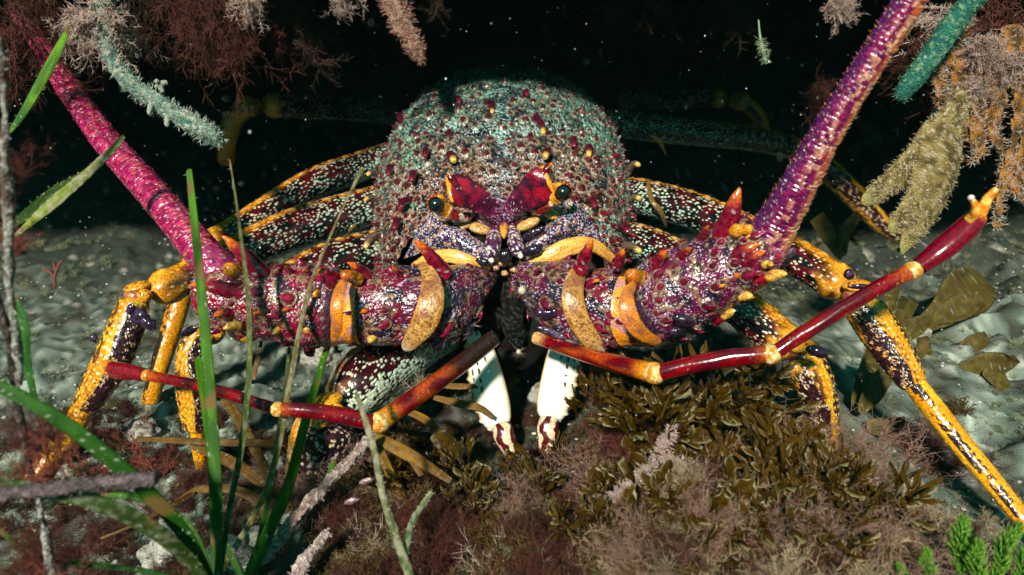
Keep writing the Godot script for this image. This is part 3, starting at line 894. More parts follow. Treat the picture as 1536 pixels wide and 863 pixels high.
func build_antennae(parent: Node) -> void:
	rng.seed = 33
	for side in 2:
		var ant := node("antenna", parent)
		tag(ant, "left hand antenna, reaching back into the dark" if side == 0 else "right hand antenna, reaching up towards the camera")
		var A: Array = [[738, 408, 0.362, 14], [718, 418, 0.350, 26], [690, 436, 0.340, 42], [660, 454, 0.334, 57], [628, 458, 0.33, 60], [610, 457, 0.33, 55]] if side == 0 else [[776, 408, 0.362, 14], [794, 416, 0.350, 28], [816, 430, 0.342, 42], [846, 446, 0.335, 57], [876, 456, 0.332, 61], [893, 458, 0.33, 56]]
		var B: Array = [[628, 455, 0.333, 52], [600, 456, 0.33, 58], [565, 462, 0.328, 57], [540, 464, 0.327, 50], [520, 464, 0.327, 44]] if side == 0 else [[880, 456, 0.332, 52], [905, 460, 0.328, 58], [935, 464, 0.324, 58], [955, 464, 0.32, 50], [972, 462, 0.318, 46]]
		var C: Array = [[514, 462, 0.326, 52], [490, 460, 0.325, 60], [440, 456, 0.323, 60], [390, 450, 0.321, 55], [345, 446, 0.319, 50], [312, 446, 0.318, 44], [298, 447, 0.318, 34]] if side == 0 else [[962, 466, 0.317, 54], [985, 454, 0.314, 62], [1025, 434, 0.309, 62], [1070, 410, 0.303, 58], [1110, 388, 0.298, 55], [1140, 372, 0.294, 48], [1158, 362, 0.292, 36]]
		part("first_segment", peduncle(ant, A, 0, 34, 250, 170), M.shell, ant)
		part("second_segment", peduncle(ant, B, 1, 26, 250, 160), M.shell, ant)
		var third := part("third_segment", peduncle(ant, C, 2 + side, 64, 260, 330), M.shell, ant)
		if side == 0:
			part("joint_flange", collar([[628, 396, 0.324, 7], [642, 412, 0.314, 13], [648, 438, 0.307, 18], [644, 464, 0.305, 20], [634, 488, 0.307, 19], [620, 508, 0.312, 14], [606, 526, 0.32, 8]], 0), M.membrane, ant)
			part("joint_skin", tube([at(545, 464, 0.327), at(525, 464, 0.327), at(505, 462, 0.326)], [55 * K * 0.327, 52 * K * 0.327, 58 * K * 0.327], 80, 40, 1.0, Vector3(0, 0.45, 1), func(a, s, p): return mix(hue(0.90, 0.30, 0.02), hue(0.55, 0.24, 0.20), smoothstep(0.1, 0.35, nz.get_noise_3dv(p * 70.0))) * Color(1, 1, 1, 0) + Color(0, 0, 0, 0.0004 * nz.get_noise_3dv(p * 200.0))), M.membrane, ant)
			part("joint_flange", collar([[514, 418, 0.305, 5], [507, 440, 0.294, 8], [504, 465, 0.291, 9], [505, 490, 0.296, 8], [500, 512, 0.306, 5]], 1), M.membrane, ant)
			part("joint_knob", spine_shape(535, 418, 0.312, 512, 414, 0.302, 10, AMBER * 0.8, hue(0.55, 0.13, 0.01), 0.6, 0.8), M.gloss, ant)
		else:
			part("joint_flange", collar([[886, 390, 0.325, 6], [869, 408, 0.314, 13], [860, 434, 0.307, 16], [861, 460, 0.305, 17], [871, 486, 0.307, 16], [887, 510, 0.312, 14], [905, 532, 0.319, 8]], 0), M.membrane, ant)
			part("joint_skin", tube([at(940, 464, 0.323), at(955, 464, 0.320), at(974, 462, 0.317)], [58 * K * 0.323, 54 * K * 0.32, 59 * K * 0.317], 80, 40, 1.0, Vector3(0, 0.45, 1), func(a, s, p): return mix(hue(0.90, 0.31, 0.02), hue(0.55, 0.25, 0.22), smoothstep(0.1, 0.35, nz.get_noise_3dv(p * 70.0))) * Color(1, 1, 1, 0) + Color(0, 0, 0, 0.0004 * nz.get_noise_3dv(p * 200.0))), M.membrane, ant)
			part("joint_flange", collar([[954, 424, 0.297, 6], [943, 440, 0.288, 10], [941, 462, 0.284, 13], [950, 486, 0.286, 13], [968, 504, 0.293, 10], [992, 514, 0.304, 5]], 1), M.membrane, ant)
			part("joint_knob", spine_shape(962, 418, 0.302, 940, 414, 0.294, 12, AMBER, hue(0.55, 0.13, 0.01), 0.6, 0.8), M.gloss, ant)
		# spines: root x, y, tip x, y, half width, 0 red with an orange tip / 1 orange knob / 2 pale tipped
		var S: Array = [[664, 408, 620, 359, 13, 0], [392, 412, 331, 353, 15, 0], [360, 410, 337, 404, 12, 1], [364, 442, 282, 428, 14, 0], [372, 488, 334, 494, 9, 2], [420, 468, 379, 471, 11, 0], [447, 464, 423, 467, 9, 0], [430, 490, 408, 503, 7, 2], [470, 494, 457, 497, 8, 1], [438, 412, 426, 400, 6, 0], [466, 412, 453, 407, 7, 0], [500, 418, 470, 405, 11, 0], [548, 412, 520, 394, 10, 0], [570, 500, 553, 514, 10, 2], [562, 468, 540, 470, 9, 0], [350, 470, 318, 476, 11, 0], [600, 414, 588, 402, 7, 0], [480, 440, 470, 444, 7, 1]] if side == 0 else [[872, 402, 889, 357, 12, 0], [1088, 350, 1110, 280, 18, 0], [1100, 352, 1109, 346, 11, 1], [1116, 350, 1124, 345, 9, 1], [1094, 392, 1140, 366, 16, 0], [1106, 404, 1150, 376, 13, 0], [1138, 400, 1160, 398, 7, 2], [1138, 420, 1182, 411, 10, 2], [1100, 446, 1130, 446, 9, 2], [1040, 440, 1064, 438, 12, 0], [1016, 462, 1040, 456, 10, 0], [984, 466, 1002, 462, 11, 0], [1054, 356, 1063, 339, 7, 0], [984, 396, 1001, 376, 10, 0], [926, 396, 937, 373, 9, 0], [1076, 480, 1104, 466, 8, 2], [1088, 424, 1112, 412, 9, 0], [1024, 386, 1036, 372, 8, 0]]
		for s in S:
			var along := clampf((768.0 - s[0]) / 470.0 if side == 0 else (s[0] - 768.0) / 390.0, 0.0, 1.0)
			var d := lerpf(0.337, 0.318 if side == 0 else 0.294, along)
			var drop := sqrt(maxf(0.0, 1.0 - pow((s[1] - lerpf(440, 450 if side == 0 else 380, along)) / 66.0, 2.0)))
			d -= drop * 54.0 * K * d
			var kind: int = s[5]
			var c1: Color = [hue(0.26, 0.006, 0.03), hue(0.55, 0.12, 0.008), hue(0.28, 0.006, 0.02)][kind]
			var c2: Color = [hue(0.66, 0.13, 0.008), hue(0.76, 0.28, 0.012), hue(0.76, 0.40, 0.06)][kind]
			part("spine", spine_shape(s[0], s[1], d + 0.004, s[2], s[3], d - 0.006, s[4], c1, c2, 0.62 if kind == 0 else 0.42, 0.85 if kind == 1 else (0.5 if kind == 2 else 0.0)), M.gloss, third)
		if side == 0:
			flagellum(ant, [[338, 424, 0.319, 36], [318, 396, 0.319, 28], [280, 350, 0.325, 24.5], [225, 285, 0.340, 22.5], [165, 218, 0.362, 20], [115, 150, 0.385, 17.5], [72, 86, 0.405, 14.5], [30, 20, 0.42, 11.5], [-20, -60, 0.44, 9]], 0)
		else:
			flagellum(ant, [[1138, 378, 0.294, 40], [1160, 344, 0.288, 32], [1190, 292, 0.276, 27], [1236, 206, 0.262, 23.5], [1290, 118, 0.249, 21.5], [1345, 32, 0.238, 22], [1396, -50, 0.228, 22.5], [1460, -160, 0.214, 22], [1530, -290, 0.20, 21]], 1)

func antennule(parent: Node, pts: Array, side: int) -> void:
	var an := node("antennule", parent)
	var red := func(a, s, p):
		var n := nz.get_noise_3dv(p * Vector3(220, 220, 60))
		var col := mix(hue(0.21, 0.003, 0.006), hue(0.09, 0.0015, 0.008), 0.5 + 1.3 * n)
		col = mix(col, hue(0.55, 0.10, 0.008), 0.8 * smoothstep(0.80, 1.0, s))
		if cl.get_noise_3dv(p * 480.0) + 1.0 < 0.16:
			col = hue(0.04, 0.003, 0.004)
		if cl.get_noise_3dv(p * 700.0 + Vector3(3, 3, 3)) + 1.0 < 0.13:
			col = hue(0.30, 0.20, 0.18)
		return Color(col.r, col.g, col.b, 0.0002 * n)
	var first := func(a, s, p):
		var col: Color = red.call(a, s, p)
		var hot := smoothstep(0.25, 0.65, s) if side == 0 else 1.0
		col = mix(hue(0.03, 0.012, 0.008), mix(col, hue(0.55, 0.085, 0.005), 0.1 + 0.9 * nz.get_noise_3dv(p * Vector3(170, 170, 50))), hot)
		if side == 1:
			col = mix(hue(0.8, 0.45, 0.16), col, smoothstep(0.02, 0.16, s))
		col = mix(col, AMBER, 0.8 * smoothstep(0.84, 0.97, s))
		return Color(col.r, col.g, col.b, 0.00012)
	for k in 3:
		var a: Array = pts[k]
		var b: Array = pts[k + 1]
		var p := at(a[0], a[1], a[2])
		var q := at(b[0], b[1], b[2])
		var bow := Vector3(0, 0.0015, 0) if k else Vector3(0, -0.001, 0)
		var r0: float = a[3] * K * a[2]
		var r1: float = b[3] * K * b[2]
		part("segment", tube([p, p.lerp(q, 0.33) + bow, p.lerp(q, 0.66) + bow, q], [r0 * 0.9, r0 * 0.92, lerpf(r0, r1, 0.6), r1 * 1.08], 36, 110, 1.0, Vector3(0, 1, 0.3), first if k == 0 else red, 0.02, 0.01), M.gloss, an)
		if k < 3:
			var dir := (q - p).normalized()
			var rr := r1 * 1.22
			part("knuckle", tube([q - dir * rr * 1.3, q - dir * rr * 0.3, q + dir * rr * 0.8], [rr * 0.72, rr, rr * 0.72], 30, 30, 1.0, Vector3(0, 1, 0.3), func(ang, s, pp): return mix(hue(0.74, 0.56, 0.22), hue(0.66, 0.24, 0.012), 0.55 + 1.5 * nz.get_noise_3dv(pp * 260.0 + Vector3(k, side, 0)) + 0.4 * smoothstep(0.3, 0.0, s)) * Color(1, 1, 1, 0), 0.3, 0.3), M.gloss, an)

func build_antennules(parent: Node) -> void:
	antennule(parent, [[742, 506, 0.338, 14], [566, 636, 0.292, 13.5], [414, 614, 0.284, 9.5], [218, 563, 0.30, 7.5]], 0)
	antennule(parent, [[802, 506, 0.334, 10.5], [985, 561, 0.278, 14], [1160, 531, 0.266, 12.5], [1372, 404, 0.26, 11.5]], 1)
	# the paired whips at their ends
	var ends := parent.get_children().filter(func(c): return String(c.name).begins_with("antennule"))
	var whip := func(a, s, p): return mix(hue(0.20, 0.004, 0.012), hue(0.80, 0.24, 0.01), smoothstep(0.75, 0.9, s)) * Color(1, 1, 1, 0)
	part("whip", tube([at(218, 563, 0.30), at(188, 556, 0.303), at(166, 551, 0.306), at(154, 543, 0.307)], [0.0032, 0.0036, 0.0030, 0.0018], 20, 50, 0.9, Vector3(0, 1, 0.3), whip, 0, 0.1), M.gloss, ends[0])
	part("whip", tube([at(212, 562, 0.302), at(186, 562, 0.306), at(165, 558, 0.309), at(158, 552, 0.31)], [0.0025, 0.0028, 0.0022, 0.001], 20, 50, 0.9, Vector3(0, 1, 0.3), whip, 0, 0.1), M.gloss, ends[0])
	part("whip", tube([at(1380, 399, 0.26), at(1410, 377, 0.258), at(1440, 352, 0.257), at(1462, 330, 0.256), at(1470, 318, 0.256)], [0.0036, 0.0046, 0.0048, 0.0040, 0.0026], 24, 60, 0.9, Vector3(0, 1, 0.3), func(a, s, p): return mix(hue(0.16, 0.003, 0.012), hue(0.80, 0.24, 0.01), smoothstep(0.86, 0.96, s)) * Color(1, 1, 1, 0), 0, 0.06), M.gloss, ends[1])
	var hot := func(a, s, p): return mix(hue(0.85, 0.22, 0.01), hue(0.90, 0.55, 0.10), 0.5 + 0.5 * sin(s * 14.0)) * Color(1, 1, 1, 0)
	part("whip_tip", tube([at(1466, 326, 0.256), at(1474, 314, 0.254), at(1482, 298, 0.252), at(1496, 282, 0.25)], [0.0026, 0.0022, 0.0018, 0.0011], 16, 40, 1.0, Vector3(0, 1, 0.3), hot, 0, 0.05), M.gloss, ends[1])
	part("whip_tip", tube([at(1455, 329, 0.254), at(1463, 320, 0.251), at(1463, 308, 0.249), at(1458, 299, 0.248)], [0.002, 0.0018, 0.0014, 0.0009], 16, 40, 1.0, Vector3(0, 1, 0.3), hot, 0, 0.05), M.gloss, ends[1])
	part("whip_bud", blob(at(1457, 297, 0.247), Vector3(0.0012, 0, 0), Vector3(0, 0.0012, 0), Vector3(0, 0, 0.0012), 12, 10, func(_d): return hue(0.5, 0.45, 0.4)), M.fuzz, ends[1])

func limb(called: String, parent: Node, pts: Array, nu: int, nv: int, U: Vector3, look: Callable, flat := 0.88, cap0 := 0.06, cap1 := 0.05, dense := 0.0, mat: Material = null) -> MeshInstance3D:
	var path := []
	var rad := []
	for s in pts:
		path.append(at(s[0], s[1], s[2]))
		rad.append(s[3] * K * s[2])
	var g := tube(path, rad, nu, nv, flat, U, look, cap0, cap1, dense)
	g.normals()
	return part(called, g, mat if mat else M.limb, parent)

# warm: how far the orange of the back edge spreads down the sides; red: how red the dark is
func merus_look(seed_at: float, warm: float, red: float, long: float, dim := false) -> Callable:
	return func(a, s, p):
		var o := Vector3(seed_at, seed_at * 0.7, 0)
		var top := cos(a)
		var n := nz.get_noise_3dv(p * Vector3(120, 120, 60) + o)
		var q: Vector3 = p * Vector3(480, 480, 340) + o + Vector3(1, 1, 1) * 0.35 * n
		var f := cl.get_noise_3dv(q) + 1.0
		var dark := mix(BLACK * 0.6, mix(MAROON * 0.7, hue(0.13, 0.005, 0.014), red * smoothstep(0.1, 0.9, s)), 0.3 + 1.5 * n + 0.35 * top)
		var pale := mix(mix(MINT, hue(0.55, 0.58, 0.42), smoothstep(0.1, 0.9, top)), hue(0.85, 0.66, 0.45), smoothstep(0.3, 0.95, s) * (0.4 + 0.6 * red))
		var belly := smoothstep(-0.45, -0.9, top + 0.2 * n) if warm > 0.05 else 1.6 * smoothstep(0.25, -0.45, top + 0.2 * n)
		var cut := lerpf(0.36, 0.49, smoothstep(0.5, 0.0, s)) + 0.2 * belly - 0.10 * smoothstep(0.45, 0.6, nz.get_noise_3dv(p * Vector3(70, 70, 40) + o * 2.0) + 0.4)
		var col := mix(pale, dark, smoothstep(cut - 0.03, cut + 0.02, f))
		# the ridge of beads along the back
		var ridge := smoothstep(0.24 + warm * smoothstep(0.4, 0.95, s) * 0.9, 0.10, absf(a))
		col = mix(col, mix(hue(0.30, 0.05, 0.015), AMBER, 0.35 + 0.65 * smoothstep(0.25, 0.9, s + warm * 0.6)), ridge * smoothstep(0.52, 0.40, f + 0.0) + ridge * warm * 0.8 * smoothstep(0.35, 0.7, s))
		var bead := maxf(0.0, sin(s * long)) * exp(-pow(a / 0.17, 2.0))
		col = mix(col, hue(0.70, 0.40, 0.07), bead * 0.9)
		var lift := 0.0011 * bead + 0.00025 * smoothstep(cut, cut - 0.2, f)
		# the end of the joint
		col = mix(col, hue(0.30, 0.13, 0.05) if warm < 0.05 else mix(AMBER, YOLK, 0.5 + n), smoothstep(0.90, 0.96, s + 0.03 * n) * (0.8 if warm > 0.05 else 0.6 * smoothstep(1.4, 0.9, absf(a))))
		if warm < 0.05:     # the pale outer ridge
			col = mix(col, mix(hue(0.72, 0.55, 0.36), hue(0.55, 0.16, 0.05), 0.4 + 1.4 * n), smoothstep(0.42, 0.25, absf(a)) * smoothstep(0.25, 0.45, s) * smoothstep(0.96, 0.88, s))
		lift += 0.0012 * smoothstep(0.91, 0.95, s)
		if dim:
			col = mix(col, hue(0.30, 0.14, 0.02), 0.25 * ridge)
		return Color(col.r, col.g, col.b, lift)

func arm_look(seed_at: float, a1: float, a2: float, long: float, pale := 0.0) -> Callable:   # orange with broken black bands at the angles a1 and a2
	return func(a, s, p):
		var o := Vector3(seed_at, -seed_at, seed_at * 0.3)
		var n := nz.get_noise_3dv(p * Vector3(90, 90, 55) + o)
		var m := fb.get_noise_3dv(p * 240.0 + o)
		var col := mix(hue(0.80, 0.29, 0.006), hue(0.95, 0.50, 0.02), 0.5 + n + 0.6 * m)
		var lift := 0.0003 * m
		# beads in rows
		var rows := absf(fposmod(a * 3.2, 1.0) - 0.5) * 2.0
		var bead := maxf(0.0, sin(s * long + 2.0 * floorf(a * 3.2))) * smoothstep(0.75, 0.1, rows)
		lift += 0.0004 * bead
		col = mix(col * 0.85, hue(0.95, 0.62, 0.14), bead * 0.75)
		var blot := smoothstep(0.02, 0.14, nz.get_noise_3dv(p * Vector3(300, 300, 190) + o) + 0.5 * m - 0.25 * bead) * smoothstep(0.15, 0.5, absf(a + 0.1))
		col = mix(col, hue(0.035, 0.012, 0.014), blot * 0.9)
		for e in 2:
			var away := absf(angle_difference(a, a2 if e else a1))
			var wide: float = (0.36 if e else 0.70) + 0.25 * n + 0.12 * sin(s * 7.0 + seed_at)
			var cross := nz.get_noise_3dv(Vector3(p.x * 90.0, p.y * 90.0, p.z * 560.0) + o * 3.0 + Vector3(0, 0, 40.0 * a))
			var ink := smoothstep(wide, wide - 0.12, away) * smoothstep(0.02, 0.10, s) * smoothstep(1.0, 0.92, s)
			if e:
				ink *= smoothstep(0.35, 0.2, bead + 0.5 * m)
			col = mix(col, mix(BLACK, hue(0.05, 0.010, 0.02), 0.5 + m), ink)
			col = mix(col, mix(CREAM, AMBER, 0.4 + n - pale), ink * smoothstep(0.30, 0.38, cross * (0.6 + 1.2 * nz.get_noise_3dv(p * 150.0 - o)) + 0.35 * m))
		if cl.get_noise_3dv(p * 420.0 + o) + 1.0 < 0.2:
			col = mix(col, hue(0.16, 0.05, 0.01), 0.8)
		return Color(col.r, col.g, col.b, lift)

func shin_look(seed_at: float, band: float, dull := 1.0) -> Callable:   # plain orange with one dotted dark stripe
	return func(a, s, p):
		var o := Vector3(seed_at, seed_at, 0)
		var n := nz.get_noise_3dv(p * Vector3(80, 80, 40) + o)
		var m := fb.get_noise_3dv(p * 300.0 + o)
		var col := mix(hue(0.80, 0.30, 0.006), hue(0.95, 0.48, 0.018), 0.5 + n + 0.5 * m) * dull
		var away := angle_difference(a, band)
		for e in [-0.22, 0.22]:
			var ink: float = smoothstep(0.30, 0.2, absf(away - e)) * smoothstep(-0.25, 0.05, 0.5 * sin(s * 55.0 + e * 9.0 + 5.0 * n) + 1.7 * m + 1.2 * n + 0.3)
			col = mix(col, hue(0.025, 0.012, 0.012), ink)
		col = mix(col, hue(0.05, 0.03, 0.02), 0.8 * smoothstep(0.8, 1.5, absf(angle_difference(a, band + (1.6 if band > 0 else -1.6)))) * 0.0)
		if cl.get_noise_3dv(p * 340.0 + o) + 1.0 < 0.15:
			col = mix(col, hue(0.25, 0.07, 0.01), 0.8)
		return Color(col.r, col.g, col.b, 0.0003 * m)

func dark_arm_look(seed_at: float) -> Callable:   # near black, flecked with cream, orange along one edge
	return func(a, s, p):
		var o := Vector3(seed_at, 0, seed_at)
		var n := nz.get_noise_3dv(p * Vector3(110, 110, 60) + o)
		var f := cl.get_noise_3dv(p * Vector3(420, 420, 300) + o) + 1.0
		var col := mix(BLACK, hue(0.06, 0.008, 0.02), 0.5 + n)
		var cut := 0.36 + 0.16 * n
		col = mix(mix(hue(0.85, 0.62, 0.38), hue(0.75, 0.72, 0.6), n + 0.5), col, smoothstep(cut - 0.05, cut + 0.03, f))
		var edge := smoothstep(0.75, 0.45, absf(angle_difference(a, 1.15)))
		col = mix(col, mix(hue(0.80, 0.30, 0.02), YOLK, 0.5 + n), edge * smoothstep(0.42, 0.55, f + 0.15))
		return Color(col.r, col.g, col.b, 0.0005 * smoothstep(cut, cut - 0.2, f))

func knuckle(parent: Node, px: float, py: float, d: float, rp: float, seed_at: float) -> void:   # orange bosses and folded skin at a knee
	var r := rp * K * d
	var g := []
	var look := func(dir):
		var n := nz.get_noise_3dv(dir * 1.8 + Vector3(seed_at, 0, 0))
		return mix(mix(hue(0.82, 0.32, 0.015), YOLK, 0.5 + n), hue(0.10, 0.015, 0.02), smoothstep(0.25, 0.5, nz.get_noise_3dv(dir * 2.6 + Vector3(0, seed_at, 3)))) * Color(1, 1, 1, 0) + Color(0, 0, 0, 0.05 * n)
	g.append(blob(at(px - 0.45 * rp, py + 0.5 * rp, d - r * 0.75), Vector3(r * 0.52, r * 0.2, 0), Vector3(-r * 0.16, r * 0.36, 0), Vector3(0, 0, r * 0.42), 26, 18, look))
	g.append(blob(at(px + 0.5 * rp, py - 0.1 * rp, d - r * 0.7), Vector3(r * 0.42, -r * 0.22, 0), Vector3(r * 0.2, r * 0.42, 0), Vector3(0, 0, r * 0.45), 26, 18, look))
	g.append(blob(at(px, py - 0.72 * rp, d - r * 0.2), Vector3(r * 0.85, r * 0.1, 0), Vector3(0, r * 0.34, 0), Vector3(0, 0, r * 0.8), 30, 18, look))
	g.append(blob(at(px, py, d), Vector3(r * 0.85, 0, 0), Vector3(0, r * 0.85, 0), Vector3(0, 0, r * 0.85), 26, 18, func(dir): return mix(hue(0.52, 0.26, 0.12), hue(0.30, 0.03, 0.05), 0.5 + nz.get_noise_3dv(dir * 2.0 + Vector3(0, 0, seed_at)))))
	part("knee", g, M.limb, parent)

func build_legs(parent: Node) -> void:
	var fwd := Vector3(0, 0.25, 1)
	var leg: Node3D
	# the pale front pair, under the mouth
	for s in [[-1.0, "pale front leg left of the mouth"], [1.0, "pale front leg right of the mouth"]]:
		leg = node("front_leg", parent)
		tag(leg, s[1])
		var e: float = s[0]
		var look := func(a, t, p):
			var n := nz.get_noise_3dv(p * 90.0 + Vector3(e * 4.0, 0, 0))
			var m := fb.get_noise_3dv(p * 330.0)
			var inner: float = a * e    # negative towards the middle
			var col := mix(hue(0.72, 0.72, 0.60), hue(0.62, 0.64, 0.52), 0.5 + n)
			col = mix(col, hue(0.78, 0.36, 0.03), smoothstep(1.15, 1.45, inner) * 0.9)
			var rim := smoothstep(-0.75, -1.25, inner)
			col = mix(col, mix(hue(0.62, 0.40, 0.14), hue(0.20, 0.12, 0.04), 0.5 + 1.6 * m), rim * smoothstep(1.0, 0.75, t))
			for b in [[-0.5, 0.62], [-0.05 * e, 0.34], [-0.95, 0.5]]:
				var line := smoothstep(0.10, 0.05, absf(inner - b[0] - 0.25 * sin(t * 4.0))) * smoothstep(b[1], b[1] - 0.06, t) * smoothstep(-0.2, 0.1, sin(t * 70.0) + 1.2 * n)
				col = mix(col, hue(0.03, 0.02, 0.02), line)
			col = mix(col, hue(0.80, 0.36, 0.04), smoothstep(0.955, 0.985, t))
			return Color(col.r, col.g, col.b, 0.0012 * maxf(0.0, sin(t * 60.0)) * rim + 0.00015 * m)
		var red := func(a, t, p):
			var n := nz.get_noise_3dv(p * 200.0)
			var stripe := sin(a * 4.2 + 0.9 * sin(t * 14.0 + e) + n)
			var col := mix(hue(0.80, 0.62, 0.40), hue(0.09, 0.005, 0.010), smoothstep(-0.3, 0.0, stripe))
			col = mix(col, AMBER, smoothstep(0.62, 0.8, t))
			col = mix(col, AMBER, smoothstep(1.3, 1.7, absf(a)) * 0.8)
			return Color(col.r, col.g, col.b, 0.0003 * n)
		if e < 0:
			limb("palm", leg, [[714, 496, 0.372, 16], [722, 536, 0.372, 23], [732, 580, 0.372, 27], [742, 618, 0.371, 25], [750, 646, 0.371, 17]], 96, 130, fwd, look, 0.7, 0.04, 0.10, 0.0, M.ivory)
			limb("claw", leg, [[751, 634, 0.366, 14], [756, 652, 0.363, 16], [763, 672, 0.362, 11.5], [770, 696, 0.364, 3.5]], 60, 70, fwd, red, 0.8, 0.1, 0.1)
		else:
			limb("palm", leg, [[850, 496, 0.374, 16], [845, 532, 0.374, 24], [838, 572, 0.373, 27], [830, 606, 0.372, 25], [823, 634, 0.372, 17]], 96, 130, fwd, look, 0.7, 0.04, 0.10, 0.0, M.ivory)
			limb("claw", leg, [[824, 624, 0.367, 14], [822, 644, 0.364, 16], [819, 668, 0.363, 11.5], [815, 698, 0.365, 3.5]], 60, 70, fwd, red, 0.8, 0.1, 0.1)
	# left side, from the front
	leg = node("walking_leg", parent)
	limb("thigh", leg, [[690, 490, 0.4, 30.6], [640, 505, 0.386, 43.2], [580, 542, 0.365, 50.4], [530, 585, 0.345, 48.6], [500, 612, 0.335, 41.4]], 233, 237, Vector3(-0.75, 0.6, 0.35), merus_look(3.1, 0.02, 0.05, 46.0), 0.9, 0.06, 0.2, -0.9)
	knuckle(leg, 492, 620, 0.328, 25.8, 2.0)
	limb("shank", leg, [[492, 628, 0.332, 40], [482, 655, 0.336, 45], [470, 690, 0.343, 40], [455, 725, 0.352, 28], [446, 748, 0.356, 20]], 110, 120, fwd, dark_arm_look(4.0))
	leg = node("walking_leg", parent)
	limb("thigh", leg, [[640, 360, 0.45, 31.2], [575, 375, 0.438, 35.8], [500, 392, 0.415, 35.8], [430, 428, 0.39, 33.1], [378, 478, 0.368, 28.5], [346, 504, 0.36, 23.9]], 187, 350, Vector3(-0.2, 1, 0.3), merus_look(8.3, 0.2, 0.5, 80.0), 0.88, 0.06, 0.05, -0.9)
	knuckle(leg, 318, 500, 0.352, 20.5, 5.0)
	limb("shank", leg, [[300, 492, 0.347, 17.3], [286, 530, 0.345, 19.4], [286, 580, 0.346, 21.6], [292, 620, 0.35, 20.9], [294, 648, 0.353, 14.4]], 90, 150, fwd, arm_look(6.0, -1.0, 1.2, 90.0, 0.5))
	limb("foot", leg, [[294, 640, 0.354, 9.8], [298, 675, 0.358, 10.5], [304, 712, 0.362, 8.2], [308, 735, 0.366, 5.2]], 50, 70, fwd, shin_look(6.0, 1.2, 0.9))
	leg = node("walking_leg", parent)
	limb("thigh", leg, [[620, 290, 0.49, 26.9], [545, 312, 0.47, 31.4], [450, 340, 0.44, 34.1], [370, 374, 0.412, 32.3], [300, 408, 0.386, 28.8], [250, 430, 0.372, 26.9], [222, 440, 0.368, 25.1]], 187, 412, Vector3(-0.1, 1, 0.25), merus_look(12.7, 0.55, 0.8, 95.0), 0.88, 0.06, 0.05, -0.9)
	knuckle(leg, 206, 446, 0.362, 22.0, 8.0)
	limb("shank", leg, [[204, 446, 0.358, 21.6], [190, 490, 0.355, 25.9], [166, 545, 0.352, 26.6], [140, 590, 0.351, 22.3], [122, 620, 0.352, 15.8]], 110, 180, Vector3(-0.2, 0.25, 1), arm_look(13.0, -1.0, 1.1, 105.0, 0.35))
	limb("foot", leg, [[128, 606, 0.351, 16.8], [104, 648, 0.349, 16.8], [70, 690, 0.346, 14.4], [36, 740, 0.338, 11.2], [8, 790, 0.33, 7.2]], 70, 130, Vector3(-0.2, 0.25, 1), shin_look(14.0, 0.9))
	leg = node("walking_leg", parent)
	limb("thigh", leg, [[610, 225, 0.545, 20.8], [545, 248, 0.525, 24.2], [470, 275, 0.495, 25.1], [395, 318, 0.465, 22.4], [330, 356, 0.44, 19.9], [300, 374, 0.43, 18.1]], 171, 350, Vector3(-0.1, 1, 0.25), merus_look(17.9, 0.5, 0.7, 90.0), 0.88, 0.06, 0.05, -0.9)
	knuckle(leg, 292, 382, 0.426, 15.2, 11.0)
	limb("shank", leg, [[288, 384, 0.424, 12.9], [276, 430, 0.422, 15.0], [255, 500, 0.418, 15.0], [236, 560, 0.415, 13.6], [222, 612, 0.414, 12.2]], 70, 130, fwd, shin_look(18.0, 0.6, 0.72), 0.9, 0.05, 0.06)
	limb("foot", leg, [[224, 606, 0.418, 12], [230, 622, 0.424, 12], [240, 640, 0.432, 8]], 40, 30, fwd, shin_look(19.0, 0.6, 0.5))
	# right side, from the front
	leg = node("walking_leg", parent)
	limb("thigh", leg, [[905, 350, 0.46, 27.0], [975, 368, 0.44, 30.1], [1040, 405, 0.415, 31.7], [1105, 455, 0.39, 33.2], [1160, 500, 0.372, 32.5], [1196, 530, 0.362, 26.2]], 202, 362, Vector3(0.35, 1, 0.35), merus_look(22.3, 0.6, 0.9, 80.0), 0.88, 0.06, 0.05, 0.9)
	knuckle(leg, 1206, 538, 0.356, 25.1, 14.0)
	limb("shank", leg, [[1204, 536, 0.352, 27.2], [1220, 570, 0.352, 29.6], [1232, 610, 0.356, 25.6], [1240, 650, 0.362, 19.2], [1246, 690, 0.368, 12.8]], 100, 150, Vector3(0.4, 0.25, 1), arm_look(23.0, 1.0, -0.6, 95.0, 0.6))
	leg = node("walking_leg", parent)
	limb("thigh", leg, [[905, 285, 0.495, 26.5], [965, 296, 0.48, 29.8], [1040, 316, 0.455, 30.6], [1120, 350, 0.425, 30.6], [1190, 384, 0.395, 30.6], [1246, 418, 0.375, 29.8], [1276, 440, 0.366, 24.8]], 202, 412, Vector3(0.25, 1, 0.25), merus_look(27.1, 0.6, 0.9, 95.0), 0.88, 0.06, 0.05, 0.9)
	knuckle(leg, 1286, 446, 0.358, 24.3, 17.0)
	limb("shank", leg, [[1284, 446, 0.353, 25.0], [1306, 478, 0.35, 29.6], [1336, 522, 0.346, 28.9], [1362, 562, 0.342, 23.4], [1374, 582, 0.341, 17.2]], 110, 170, Vector3(0.4, 0.3, 1), arm_look(28.0, 1.05, -0.7, 100.0, 0.3))
	limb("foot", leg, [[1362, 564, 0.341, 15.8], [1395, 606, 0.336, 17.3], [1440, 664, 0.328, 17.3], [1490, 724, 0.318, 15.8], [1536, 782, 0.309, 13.7], [1570, 830, 0.303, 6.5]], 90, 190, Vector3(0.4, 0.35, 1), shin_look(29.0, 0.75))
	# the hindmost pair, reaching back into the cave
	leg = node("walking_leg", parent)
	tag(leg, "rear leg stretched to the right into the cave")
